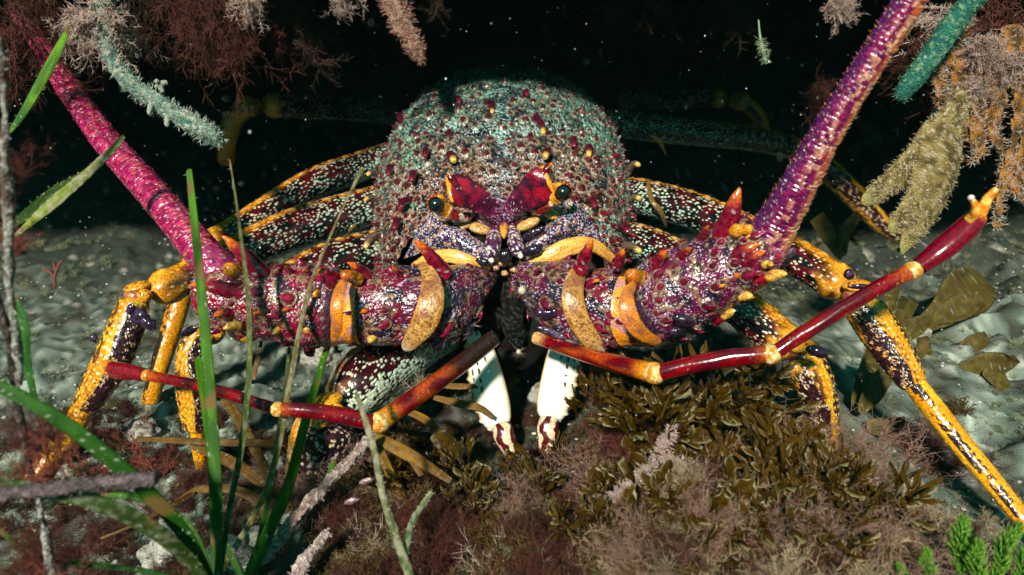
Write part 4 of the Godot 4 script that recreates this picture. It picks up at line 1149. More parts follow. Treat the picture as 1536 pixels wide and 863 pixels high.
	limb("thigh", leg, [[900, 178, 0.6, 19.8], [960, 190, 0.61, 22.8], [1050, 200, 0.63, 21.3], [1130, 208, 0.65, 20.5], [1200, 224, 0.67, 17.5]], 140, 300, Vector3(0, 1, 0.3), merus_look(31.0, 0.4, 0.6, 90.0, true), 0.88, 0.06, 0.05, 0.9)
	knuckle(leg, 1212, 228, 0.675, 16.7, 20.0)
	limb("shank", leg, [[1212, 224, 0.675, 17.0], [1250, 262, 0.685, 18.7], [1290, 302, 0.7, 17.8], [1320, 334, 0.71, 14.4], [1345, 354, 0.72, 10.2], [1362, 368, 0.735, 4.2]], 70, 120, Vector3(0.4, 0.5, 1), arm_look(32.0, 0.6, -0.9, 60.0, 0.2))
	# hip rings that stand out from the shell
	for h in [[540, 318, 0.475, 514, 356, 0.478], [970, 280, 0.475, 1000, 330, 0.47], [963, 182, 0.60, 1000, 222, 0.60]]:
		part("hip_ring", tube([at(h[0] + 2, h[1] - 12, h[2]), at(lerpf(h[0], h[3], 0.25), lerpf(h[1], h[4], 0.4), h[2] - 0.02), at(lerpf(h[0], h[3], 0.7), lerpf(h[1], h[4], 0.75), h[2] - 0.02), at(h[3], h[4] + 12, h[5])], [0.0016, 0.0018, 0.0021, 0.0012], 20, 50, 0.7, Vector3(0, 0.2, 1), func(a, s, p): return mix(hue(0.22, 0.11, 0.015), hue(0.16, 0.12, 0.05), s) * Color(1, 1, 1, 0), 0.15, 0.15), M.shell, parent)

func build_lobster() -> void:
	var lob := thing("rock_lobster", "large crimson and orange rock lobster facing out of the cave with spread antennae", "lobster")
	build_carapace(lob)
	build_face(lob)
	build_antennae(lob)
	build_antennules(lob)
	build_legs(lob)

func build_far_lobster() -> void:
	var lob := thing("rock_lobster", "second rock lobster in the dark of the cave, only its bent knees showing", "lobster", Vector3(-0.006, 0.0, -0.95))
	var g := blob(Vector3(0, 0.115, 0), Vector3(0.085, 0, 0), Vector3(0, 0.075, 0), Vector3(0, 0, 0.13), 60, 40, func(d): return mix(hue(0.10, 0.02, 0.03), hue(0.2, 0.14, 0.1), 0.5 + nz.get_noise_3dv(d * 9.0)) + Color(0, 0, 0, 0.02 * nz.get_noise_3dv(d * 25.0) - 1.0))
	part("carapace", g, M.shell_rough, lob)
	for e in [[[590, 170, 0.80], [520, 164, 0.74], [450, 161, 0.69], [395, 158, 0.66], 30, 41.0, [372, 160, 0.655], [352, 176, 0.66], [340, 210, 0.67], [338, 240, 0.70]], [[930, 150, 0.84], [990, 150, 0.80], [1040, 148, 0.77], [1090, 148, 0.745], 22, 44.0, [1110, 152, 0.74], [1130, 164, 0.74], [1142, 184, 0.75], [1146, 215, 0.77]]]:
		var leg := node("walking_leg", lob)
		var r: float = e[4] * 0.62
		var parts := [["thigh", [e[0], e[1], e[2], e[3]], merus_look(e[5], 0.5, 0.5, 70.0, true)], ["shank", [e[6], e[7], e[8], e[9]], shin_look(e[5], 0.6, 0.7)]]
		for q in parts:
			var path := []
			var rad := []
			for s in q[1]:
				path.append(at(s[0], s[1], s[2]) - lob.position)
				rad.append(r * K * s[2] * (1.0 if q[0] == "thigh" else 0.8))
			part(q[0], tube(path, rad, 70, 120, 0.9, Vector3(0, 1, 0.3) if q[0] == "thigh" else Vector3(0, 0.3, 1), q[2], 0.06, 0.06), M.shell, leg)
		var kp := at(e[6][0], e[6][1], e[6][2]) - lob.position
		part("knee", blob(kp, Vector3(0.013, 0, 0), Vector3(0, 0.011, 0), Vector3(0, 0, 0.012), 26, 18, func(d): return mix(hue(0.65, 0.30, 0.02), hue(0.06, 0.02, 0.01), 0.3 + 1.2 * nz.get_noise_3dv(d * 2.0))), M.shell, leg)

# ------------------------------------------------------------------ plants
func blade(parent: Node, called: String, pts: Array, flat: float, face: Vector3, c0: Color, c1: Color, spots := 0.0, blunt := 0.01) -> MeshInstance3D:
	var path := []
	var rad := []
	for s in pts:
		path.append(at(s[0], s[1], s[2]))
		rad.append(s[3] * 0.78 * K * s[2])
	var o := rng.randf() * 40.0
	var look := func(a, s, p):
		var rib := nz.get_noise_2d(sin(a) * 5.0 + o, s * 3.0)
		var n := nz.get_noise_3dv(p * Vector3(200, 200, 70) + Vector3(o, 0, 0))
		var col := mix(c1, c0, s + 0.25 * n)
		col *= 0.88 + 0.35 * rib
		col = mix(col, c0 * 1.5, smoothstep(0.35, 0.65, n) * 0.4)
		if cl.get_noise_3dv(p * 420.0 + Vector3(o, 0, 0)) + 1.0 < 0.13:
			col = hue(0.35, 0.38, 0.28)
		col = mix(col, hue(0.16, 0.10, 0.025), smoothstep(0.5, 0.75, nz.get_noise_3dv(p * 60.0 + Vector3(0, o, 0)) + 0.5 * smoothstep(0.9, 1.0, s)))
		if spots > 0.0:
			var m := fb.get_noise_3dv(p * 260.0 + Vector3(o, o, 0))
			col = mix(col, hue(0.42, 0.38, 0.27), spots * smoothstep(0.0, 0.35, m + 0.2 * spots))
			return Color(col.r, col.g, col.b, 0.0007 * spots * maxf(m, 0.0))
		return Color(col.r, col.g, col.b, 0.0)
	path.reverse()
	rad.reverse()
	var g := tube(path, rad, 16, 150, flat, face, look, 0.0, blunt)
	g.normals()
	var made := part(called, g, M.blade, parent)
	if called != "leaf" and called != "strap":
		fur(made, "fuzz", g, 70, 0.0006, 0.0017, 0.00011, [hue(0.30, 0.26, 0.16), hue(0.16, 0.13, 0.07), hue(0.34, 0.34, 0.25)], Vector3.ZERO, 0.15, 1.0)
	return made

func build_seagrass() -> void:
	rng.seed = 5
	var f := Vector3(0.15, 0.1, 1)
	var g0 := hue(0.06, 0.19, 0.003)
	var g1 := hue(0.013, 0.075, 0.003)
	var a := thing("seagrass_shoot", "shoot of broad green seagrass blades fanning from the bottom left foreground", "seagrass")
	blade(a, "blade", [[283, 253, 0.272, 5.5], [291, 330, 0.268, 7.5], [300, 420, 0.262, 9], [311, 540, 0.256, 10.5], [319, 660, 0.25, 12], [324, 760, 0.243, 12.5], [324, 880, 0.235, 10]], 0.16, f, g0, g1)
	blade(a, "blade", [[296, 536, 0.262, 9], [305, 600, 0.258, 10], [318, 700, 0.251, 11], [324, 780, 0.245, 10], [326, 885, 0.237, 8]], 0.16, Vector3(-0.3, 0, 1), g0, g1)
	blade(a, "blade", [[344, 238, 0.292, 2], [352, 290, 0.288, 3], [363, 370, 0.284, 4.5], [372, 450, 0.279, 6], [373, 560, 0.272, 7], [362, 670, 0.263, 7.5], [343, 770, 0.252, 7.5], [328, 885, 0.238, 6]], 0.2, Vector3(-0.25, 0, 1), hue(0.11, 0.11, 0.03), g1, 0.25)
	blade(a, "blade", [[-30, 566, 0.198, 12], [50, 606, 0.202, 13], [130, 660, 0.207, 14], [210, 728, 0.213, 14], [275, 800, 0.222, 13.5], [322, 885, 0.233, 10]], 0.16, Vector3(0.2, 0.8, 1), hue(0.03, 0.12, 0.01), g1)
	blade(a, "blade", [[-30, 722, 0.20, 9], [60, 736, 0.202, 13], [150, 756, 0.206, 15], [225, 792, 0.212, 15], [285, 842, 0.222, 13], [318, 890, 0.23, 10]], 0.16, Vector3(0.1, 0.9, 1), hue(0.035, 0.07, 0.01), hue(0.025, 0.055, 0.008), 0.3)
	blade(a, "blade", [[150, 744, 0.24, 3], [190, 744, 0.24, 6], [240, 758, 0.24, 7], [290, 800, 0.24, 7], [322, 880, 0.238, 6]], 0.18, Vector3(0.1, 0.8, 1), hue(0.06, 0.18, 0.012), g1)
	var b := thing("seagrass_shoot", "shoot of narrow green and yellowed seagrass blades right of the broad shoot", "seagrass")
	blade(b, "blade", [[506, 484, 0.335, 3], [488, 530, 0.327, 6], [470, 590, 0.318, 7.5], [452, 655, 0.308, 9], [432, 730, 0.292, 10.5], [402, 800, 0.275, 12], [362, 890, 0.258, 11]], 0.18, f, g0, g1)
	blade(b, "blade", [[545, 250, 0.305, 4.5], [520, 300, 0.304, 2.2], [492, 362, 0.303, 2.6], [465, 430, 0.300, 4], [448, 505, 0.297, 5], [432, 590, 0.292, 5.5], [418, 670, 0.286, 5.5], [392, 752, 0.276, 5.5], [332, 855, 0.26, 6], [310, 890, 0.254, 5]], 0.35, f, hue(0.17, 0.12, 0.04), hue(0.13, 0.12, 0.012), 0.45)
	blade(b, "blade", [[501, 690, 0.305, 5], [490, 722, 0.302, 6.5], [460, 766, 0.295, 6], [415, 815, 0.282, 6], [362, 885, 0.262, 7]], 0.2, f, hue(0.05, 0.13, 0.015), g1)
	blade(b, "blade", [[318, 790, 0.262, 8], [345, 830, 0.258, 8], [372, 885, 0.256, 8]], 0.2, f, hue(0.03, 0.09, 0.012), g1)
	blade(b, "blade", [[434, 520, 0.36, 3], [428, 580, 0.352, 4], [418, 650, 0.338, 5], [400, 760, 0.30, 5], [370, 880, 0.262, 5]], 0.2, f, hue(0.05, 0.08, 0.02), g1)
	tag(blade(null, "loose_seagrass", [[104, 38, 0.268, 3], [84, 80, 0.265, 8], [60, 125, 0.262, 8.5], [34, 170, 0.259, 6.5], [10, 204, 0.256, 2]], 0.15, Vector3(0.3, 0.2, 1), hue(0.16, 0.36, 0.012), hue(0.03, 0.13, 0.015)), "bright green seagrass blade tip hanging at the top left corner", "seagrass")
	tag(blade(null, "loose_seagrass", [[186, 204, 0.30, 4], [165, 228, 0.297, 7], [125, 265, 0.292, 9], [75, 308, 0.286, 11], [22, 354, 0.28, 3]], 0.2, Vector3(0.3, 0.6, 1), hue(0.15, 0.16, 0.05), hue(0.22, 0.30, 0.012), 0.6), "yellow green seagrass blade crusted with sand, lying across the left antenna", "seagrass")
	tag(blade(null, "loose_seagrass", [[118, 262, 0.31, 3], [80, 285, 0.308, 9], [45, 316, 0.306, 12], [0, 352, 0.302, 8]], 0.16, Vector3(0.2, 0.9, 0.6), hue(0.03, 0.07, 0.008), hue(0.03, 0.07, 0.008)), "dark olive seagrass blade behind the sand crusted one", "seagrass")
	tag(blade(null, "loose_seagrass", [[22, 445, 0.215, 5], [36, 490, 0.217, 9], [40, 540, 0.22, 8], [52, 600, 0.225, 6], [64, 640, 0.23, 4]], 0.2, f, hue(0.04, 0.17, 0.03), hue(0.03, 0.12, 0.02)), "short green seagrass blade beside the white crusted stem at the left edge", "seagrass")
	tag(blade(null, "loose_seagrass", [[-10, 790, 0.215, 5], [60, 838, 0.218, 4], [150, 848, 0.222, 5], [240, 862, 0.228, 4], [290, 885, 0.232, 4]], 0.2, Vector3(0, 1, 0.6), hue(0.04, 0.14, 0.02), hue(0.03, 0.1, 0.02)), "low thin green seagrass blade in the bottom left corner", "seagrass")
	var st := thing("mottled_seagrass", "mottled olive seagrass stem with a side shoot, in front of the red antennule joint", "seagrass")
	blade(st, "stem", [[533, 588, 0.265, 3.5], [548, 630, 0.262, 6], [562, 680, 0.258, 6.5], [575, 745, 0.253, 7], [592, 800, 0.247, 8.5], [622, 885, 0.238, 9]], 0.55, f, hue(0.20, 0.18, 0.09), hue(0.07, 0.11, 0.025), 0.55)
	blade(st, "side_shoot", [[648, 738, 0.262, 4.5], [634, 758, 0.259, 6.5], [618, 784, 0.254, 6], [610, 820, 0.247, 5], [608, 840, 0.243, 4]], 0.4, f, hue(0.20, 0.24, 0.12), hue(0.04, 0.16, 0.03), 0.6)

# soft hairs standing on a grid
func fur(parent: Node, called: String, g: Grid, count: int, low: float, high: float, thick: float, cols: Array, lean := Vector3.ZERO, part_from := 0.0, part_to := 1.0) -> void:
	var h := Geo.new()
	for k in count:
		var j := clampi(int(lerpf(part_from, part_to, rng.randf()) * g.nv), 1, g.nv - 2)
		var i := rng.randi_range(0, g.nu - 1)
		var q := j * g.nu + i
		var along := (g.P[(j + 1) * g.nu + i] - g.P[(j - 1) * g.nu + i]).normalized()
		var out := (g.N[q] + along * rng.randf_range(-0.5, 0.5) + lean + Vector3(rng.randf() - 0.5, rng.randf() - 0.5, rng.randf() - 0.5) * 0.7).normalized() * rng.randf_range(low, high)
		var c: Color = cols[rng.randi_range(0, cols.size() - 1)]
		var p := g.P[q] - g.N[q] * 0.0002
		var mid := p + out * 0.6
		h.rod(p, mid, thick, thick * 0.8, c * 0.8, c)
		for e in 3:
			h.spike(p.lerp(mid, rng.randf_range(0.4, 1.0)), (out + Vector3(rng.randf() - 0.5, rng.randf() - 0.5, rng.randf() - 0.5) * out.length() * 1.3) * 0.5, thick * 0.7, c, c * 1.25)
	tag(part(called, h, M.fuzz, parent), "", "", "", "stuff")

func stick(called: String, label: String, category: String, pts: Array, looks: Array, lump: float, hairs: int, hair: float, tip_cap := 0.02) -> Node3D:
	var o := thing(called, label, category)
	var path := []
	var rad := []
	for s in pts:
		path.append(at(s[0], s[1], s[2]))
		rad.append(s[3] * K * s[2])
	var seed_at := rng.randf() * 50.0
	var g := tube(path, rad, 30, 160, 1.0, Vector3(0.1, 0.3, 1), func(a, s, p):
		var n := nz.get_noise_3dv(p * Vector3(160, 160, 90) + Vector3(seed_at, 0, 0))
		var m := fb.get_noise_3dv(p * 330.0 + Vector3(seed_at, 0, 0))
		var col: Color = mix(looks[0], looks[1], 0.5 + 1.3 * n)
		col = mix(col, looks[2], smoothstep(0.1, 0.35, m))
		return Color(col.r, col.g, col.b, lump * (n + m)), 0.0, tip_cap)
	g.normals()
	part("stem", g, M.stone, o)
	if hairs:
		fur(o, "fuzz", g, hairs, hair * 0.4, hair, 0.00018, [looks[2], looks[2] * 0.7, looks[0] * 1.3])
	return o

# ------------------------------------------------------------------ branching weeds
func sprig(h: Geo, p: Vector3, d: Vector3, l: float, r: float, level: int, c0: Color, c1: Color, droop: Vector3) -> void:
	var steps := 4 if level > 0 else 2
	var q := p
	var dir := d
	for k in steps:
		var nd := (dir + Vector3(rng.randf() - 0.5, rng.randf() - 0.5, rng.randf() - 0.5) * 0.55 + droop * 0.25).normalized()
		var e := q + nd * l / steps
		var t0 := float(k) / steps
		var ca := mix(c0, c1, (t0 + (2 - level)) / 3.0)
		var cb := mix(c0, c1, (t0 + 1.0 / steps + (2 - level)) / 3.0)
		if level == 0 and k == steps - 1:
			h.spike(q, e - q, r * (1.0 - 0.5 * t0), ca, cb)
		else:
			h.rod(q, e, r * (1.0 - 0.5 * t0), r * (1.0 - 0.5 * (t0 + 1.0 / steps)), ca, cb)
		if level > 0:
			for b in (3 if level > 1 else 3):
				var out := (nd * 0.6 + Vector3(rng.randf() - 0.5, rng.randf() - 0.5, rng.randf() - 0.5) * 1.7).normalized()
				sprig(h, q.lerp(e, rng.randf()), out, l * rng.randf_range(0.28, 0.5), r * 0.7, level - 1, c0, c1, droop)
		q = e
		dir = nd

func tuft_mesh(seed_at: int, stems: int, height: float, thick: float, spread: float, level: int, c0: Color, c1: Color, droop := Vector3.ZERO) -> Mesh:
	rng.seed = seed_at
	var h := Geo.new()
	for k in stems:
		var d := Vector3((rng.randf() - 0.5) * spread, 1.0, (rng.randf() - 0.5) * spread).normalized()
		var tint := rng.randf_range(0.7, 1.25)
		sprig(h, Vector3((rng.randf() - 0.5) * height * 0.35, -height * 0.08, (rng.randf() - 0.5) * height * 0.35), d, height * rng.randf_range(0.5, 1.0), thick, level, c0 * tint, c1 * tint, droop)
	return h.mesh()

func frond_mesh(kind: int, seed_at: int) -> Mesh:   # one leaf, 1 long, root at the origin, growing up y, facing z
	rng.seed = seed_at
	var geo := Geo.new()
	var c0 := hue(0.020, 0.010, 0.0025)
	var c1 := hue(0.085, 0.046, 0.006) * rng.randf_range(0.45, 1.15)
	var rim := hue(0.36, 0.33, 0.17)
	var lobes := [[0.0, 1.0, 0.5]] if kind == 0 else ([[-0.42, 0.85, 0.15], [0.40, 0.95, 0.16], [0.02, 0.78, 0.13], [-0.15, 0.6, 0.10]] if kind == 1 else [[-0.5, 0.95, 0.10], [0.12, 1.0, 0.11], [0.55, 0.8, 0.10]])
	for lobe in lobes:
		var g := Grid.new()
		g.nu = 9
		g.nv = 16
		var curl := rng.randf_range(0.2, 1.0) * (1 if rng.randf() < 0.7 else -1)
		var o := rng.randf() * 30.0
		for j in g.nv:
			var v := float(j) / (g.nv - 1)
			for i in g.nu:
				var u := 2.0 * i / (g.nu - 1) - 1.0
				var wide: float = lobe[2] * (0.16 + 0.84 * smoothstep(0.1, 0.85, v)) if kind < 2 else lobe[2] * (0.6 + 0.4 * v)
				var round_end := sqrt(maxf(0.0, 1.0 - pow(maxf(0.0, v - 0.72) / 0.28, 2.0)))
				var x: float = lobe[0] * v * v * 0.9 + u * wide * (0.25 + 0.75 * round_end if v > 0.72 else 1.0)
				var y: float = lobe[1] * v * (1.0 - 0.12 * u * u * v)
				var z := curl * v * v * 0.5 + 0.10 * wide / 0.3 * u * u + 0.05 * nz.get_noise_2d(u * 1.6 + o, v * 3.0)
				g.P.append(Vector3(x, y, z))
				var edge := maxf(smoothstep(0.92, 0.99, v), smoothstep(0.88, 0.99, absf(u)) * smoothstep(0.6, 0.85, v))
				var col := mix(c0, c1, v + 0.5 * nz.get_noise_2d(u * 2.0 + o, v * 6.0))
				g.C.append(mix(col, rim, edge * 0.65 if kind < 2 else 0.0))
		geo.grid(g)
	return geo.mesh()

func build_hanging_growth() -> void:
	rng.seed = 77
	var teal := [hue(0.09, 0.19, 0.15), hue(0.20, 0.28, 0.21), hue(0.42, 0.44, 0.34)]
	var s1 := stick("hanging_sponge", "grey green finger sponge with fuzzy coat, bent down from the top left", "sponge", [[150, -40, 0.35, 13], [158, 20, 0.352, 14], [163, 68, 0.354, 10], [176, 104, 0.356, 11], [210, 136, 0.355, 12], [258, 168, 0.353, 13], [300, 193, 0.352, 13], [332, 214, 0.351, 10]], teal, 0.0009, 900, 0.0042)
	for q in [[232, 132, 250, 124, 0.352], [225, 150, 223, 172, 0.350], [246, 170, 250, 190, 0.350], [244, 140, 232, 120, 0.352]]:
		var a := at(q[0], q[1], q[4])
		part("tassel", tube([a, a.lerp(at(q[2], q[3], q[4]), 0.5) + Vector3(0.001, 0.001, 0), at(q[2], q[3], q[4] - 0.004)], [0.0012, 0.0014, 0.0009], 10, 24, 1.0, Vector3(0.1, 0.1, 1), func(_a, _s, p): return Color(0.34, 0.36, 0.28, 0.0008 * fb.get_noise_3dv(p * 500.0)), 0.1, 0.1), M.stone, s1)
	stick("hanging_sponge", "smooth dark green finger sponge slanting down beside the right antenna", "sponge", [[1500, -60, 0.29, 15], [1462, -6, 0.295, 16], [1425, 44, 0.30, 17], [1390, 94, 0.305, 16], [1362, 130, 0.308, 14], [1347, 152, 0.31, 9]], [hue(0.012, 0.11, 0.085), hue(0.02, 0.15, 0.10), hue(0.16, 0.30, 0.17)], 0.0004, 160, 0.003, 0.06)
	# the pale club that hangs over the back of the shell
	stick("hanging_alga_club", "pinkish tan club of algae hanging from the ledge above the shell's left shoulder", "alga", [[575, -50, 0.405, 22], [592, 0, 0.405, 19], [606, 36, 0.405, 15], [620, 66, 0.405, 10], [632, 92, 0.405, 4]], [hue(0.26, 0.16, 0.10), hue(0.32, 0.22, 0.15), hue(0.32, 0.16, 0.13)], 0.0022, 1100, 0.0045, 0.05)
	# the three pronged tan weed
	var w := thing("pronged_weed", "large fuzzy tan weed with three blunt prongs hanging at right over the orange rear leg", "alga")
	var look := func(a, s, p):
		var n := nz.get_noise_3dv(p * 140.0)
		var m := fb.get_noise_3dv(p * 300.0)
		var col := mix(hue(0.09, 0.06, 0.012), hue(0.27, 0.20, 0.06), 0.5 + 1.3 * n)
		col = mix(col, hue(0.33, 0.30, 0.09), smoothstep(0.86, 0.97, s))
		col = mix(col, hue(0.45, 0.38, 0.25), smoothstep(0.1, 0.4, m) * smoothstep(1.0, 0.85, s))
		return Color(col.r, col.g, col.b, 0.0006 * m)
	for e in [[[1440, 130, 0.325, 9], [1430, 178, 0.33, 27], [1410, 212, 0.333, 41], [1398, 254, 0.333, 43], [1388, 298, 0.333, 35], [1374, 338, 0.333, 20], [1358, 368, 0.333, 10], [1353, 382, 0.333, 4]], [[1425, 190, 0.334, 16], [1390, 225, 0.332, 24], [1358, 254, 0.330, 20], [1330, 278, 0.328, 17], [1306, 296, 0.326, 13], [1292, 304, 0.325, 7]], [[1402, 265, 0.334, 20], [1378, 298, 0.330, 22], [1358, 322, 0.327, 17], [1343, 338, 0.325, 12], [1334, 346, 0.324, 8]]]:
		var path := []
		var rad := []
		for s in e:
			path.append(at(s[0], s[1], s[2]))
			rad.append(s[3] * K * s[2])
		var g := tube(path, rad, 40, 140, 0.42, Vector3(0.2, 0.2, 1), look, 0.05, 0.05)
		g.normals()
		var pr := part("prong", g, M.stone, w)
		fur(pr, "fuzz", g, 700, 0.0008, 0.0030, 0.00012, [hue(0.40, 0.33, 0.19), hue(0.26, 0.19, 0.07), hue(0.5, 0.43, 0.3)], Vector3(0, -0.2, 0), 0.05, 0.88)
	# tufts of red weed under the ledge, shade put into their dark colours
	var dusk := [hue(0.030, 0.009, 0.007), hue(0.10, 0.035, 0.026)]
	var down := [tuft_mesh(101, 12, 0.05, 0.00034, 0.9, 2, dusk[0], dusk[1]), tuft_mesh(102, 9, 0.05, 0.00034, 0.7, 2, hue(0.03, 0.009, 0.006), hue(0.085, 0.032, 0.022)), tuft_mesh(103, 5, 0.05, 0.0003, 0.5, 2, hue(0.02, 0.013, 0.008), hue(0.06, 0.036, 0.022)), tuft_mesh(104, 16, 0.05, 0.0006, 1.6, 2, hue(0.16, 0.10, 0.08), hue(0.42, 0.31, 0.26))]
	var spots := [
		[262, -40, 0.39, 1.1, 0, "dense dusty red weed tuft hanging from the ledge, widest of those at top left"], [300, -8, 0.385, 1.2, 1, "brownish red weed tuft hanging just right of the widest one at top left"], [330, 2, 0.385, 0.8, 0, "small tuft of red weed hanging low at the right end of the top left group"], [215, -22, 0.40, 0.9, 2, "thin brown weed wisps hanging between the finger sponge and the red tufts"],
		[126, 22, 0.36, 0.55, 3, "pale pink coral weed on the bend of the grey green sponge"], [160, 12, 0.35, 0.6, 3, "pale pink coral weed wrapped round the top of the grey green sponge"], [415, -8, 0.435, 1.0, 1, "dim red weed tuft hanging in shade at the top, second from the finger sponge side"], [448, 10, 0.435, 1.1, 2, "long thin brown weed tassel dangling at the top over the dark cave"], [372, -10, 0.37, 0.36, 3, "small pale pink coral weed at the top edge over the red tufts"], [512, -14, 0.38, 0.32, 3, "small pale coral weed at the top edge left of the blurred club"],
		[660, -26, 0.37, 0.5, 2, "wisp of weed at the top edge right of the blurred club"], [930, -40, 0.435, 0.9, 2, "fine grey brown weed hanging at the top right of the shell"], [985, -30, 0.44, 0.7, 1, "dim tuft of weed over the right shoulder of the shell"], [1090, -50, 0.435, 0.9, 2, "dark brown weed hanging at the top between shell and right antenna"], [1140, -30, 0.435, 0.9, 2, "brown weed with one long thread hanging beside the right antenna"], [1256, -4, 0.37, 0.36, 3, "white coral weed at the top edge left of the right antenna"], [20, 20, 0.33, 0.9, 0, "blurred dusky weed at the top left corner"], [36, -10, 0.36, 0.9, 1, "red brown weed at the top edge by the left antenna tip"], [1225, 130, 0.46, 0.6, 1, "small pinkish weed growing on the cave wall behind the right antenna"]]
	for s in spots:
		var o := put("hanging_weed", down[s[4]], M.fuzz)
		o.position = at(s[0], s[1], s[2])
		o.rotation = Vector3(PI + rng.randf_range(-0.25, 0.25), rng.randf() * TAU, rng.randf_range(-0.2, 0.2))
		o.scale = Vector3(1.0, 1.15, 1.0) * s[3]
		tag(o, s[5], "seaweed", "weed hanging from the ledge")
	var threads := thing("hanging_thread", "fine green thread with a fuzzy end, hanging at the top right of the cave", "seaweed")
	var gt := tube([at(1138, 30, 0.38), at(1140, 52, 0.379), at(1144, 74, 0.378), at(1150, 96, 0.378)], [0.0005, 0.0007, 0.0012, 0.0006], 10, 40, 1.0, Vector3(0, 0, 1), func(_a, _s, _p): return hue(0.14, 0.20, 0.12))
	gt.normals()
	part("thread", gt, M.fuzz, threads)
	fur(threads, "fuzz", gt, 160, 0.001, 0.004, 0.00015, [hue(0.26, 0.30, 0.18), hue(0.14, 0.2, 0.12)], Vector3.ZERO, 0.45, 1.0)
	# the mass of rags at the right
	var rag := thing("ragged_weed", "ragged orange brown weed curtain with pale fuzzy edges hanging in the upper right corner", "seaweed")
	var ragged := func(a, s, p):
		var n := nz.get_noise_3dv(p * 130.0 + Vector3(5, 0, 0))
		var m := fb.get_noise_3dv(p * 260.0)
		var col := mix(hue(0.085, 0.045, 0.014), hue(0.36, 0.15, 0.02), 0.4 + 1.3 * n)
		col = mix(col, hue(0.36, 0.22, 0.17), smoothstep(0.15, 0.45, m + 0.3 * n))
		return Color(col.r, col.g, col.b, 0.0016 * (m + n))
	for e in [[[1445, 20, 0.335, 20], [1432, 70, 0.335, 16], [1440, 108, 0.336, 20], [1442, 150, 0.336, 8], [1438, 176, 0.336, 4]], [[1490, 60, 0.33, 26], [1486, 110, 0.33, 24], [1496, 150, 0.33, 15], [1490, 182, 0.33, 12], [1500, 220, 0.33, 8], [1512, 252, 0.33, 9], [1500, 280, 0.33, 5]], [[1520, 40, 0.33, 22], [1528, 110, 0.33, 12], [1532, 160, 0.33, 14], [1522, 215, 0.33, 8], [1516, 250, 0.33, 14], [1500, 290, 0.33, 8], [1496, 344, 0.33, 5]], [[1455, 120, 0.332, 16], [1468, 160, 0.331, 14], [1462, 196, 0.33, 16], [1470, 226, 0.33, 8], [1458, 244, 0.33, 4]], [[1400, 90, 0.335, 12], [1410, 125, 0.335, 9], [1416, 155, 0.335, 9], [1418, 182, 0.335, 4]], [[1545, 200, 0.33, 14], [1530, 260, 0.33, 16], [1524, 280, 0.33, 9], [1538, 300, 0.33, 5]]]:
		var path := []
		var rad := []
		for s in e:
			path.append(at(s[0], s[1], s[2]))
			rad.append(s[3] * K * s[2])
		var g := tube(path, rad, 30, 110, 0.5, Vector3(0.3, 0.1, 1), ragged, 0.0, 0.03)
		g.normals()
		var pc := part("rag", g, M.stone, rag)
		fur(pc, "fuzz", g, 420, 0.0012, 0.0042, 0.0002, [hue(0.36, 0.28, 0.22), hue(0.30, 0.32, 0.26), hue(0.22, 0.12, 0.06)])
	for s in [[1420, 20, 0.34, 0.6, 3, "pale pink weed clump topmost in the upper right corner"], [1505, 5, 0.335, 1.4, 0, "big dusky pink weed clump at the right end of the top edge"], [1476, 60, 0.325, 0.42, 3, "whitish weed tangle in front of the ragged curtain"], [1520, 84, 0.325, 0.4, 3, "pink white weed tangle at the right edge over the ragged curtain"], [1395, 50, 0.345, 0.7, 1, "small rose weed tuft between the right antenna and the green sponge"], [1470, 120, 0.325, 0.32, 3, "lowest of the pale weed tangles on the ragged curtain"]]:
		var o := put("hanging_weed", down[s[4]], M.fuzz)
		o.position = at(s[0], s[1], s[2])
		o.rotation = Vector3(PI + 0.2, rng.randf() * TAU, 0.1)
		o.scale = Vector3.ONE * s[3]
		tag(o, s[5], "seaweed", "weed hanging from the ledge")

func cover(called: String, label: String, category: String, m: Mesh, mat: Material, spots: Array) -> void:   # a carpet nobody could count
	var mm := MultiMesh.new()
	mm.transform_format = MultiMesh.TRANSFORM_3D
	mm.use_colors = true
	mm.mesh = m
	mm.instance_count = spots.size()
	for k in spots.size():
		mm.set_instance_transform(k, spots[k][0])
		mm.set_instance_color(k, spots[k][1])
	var o := MultiMeshInstance3D.new()
	o.multimesh = mm
	o.material_override = mat
	o.name = numbered(called)
	add_child(o)
	tag(o, label, category, "", "stuff")

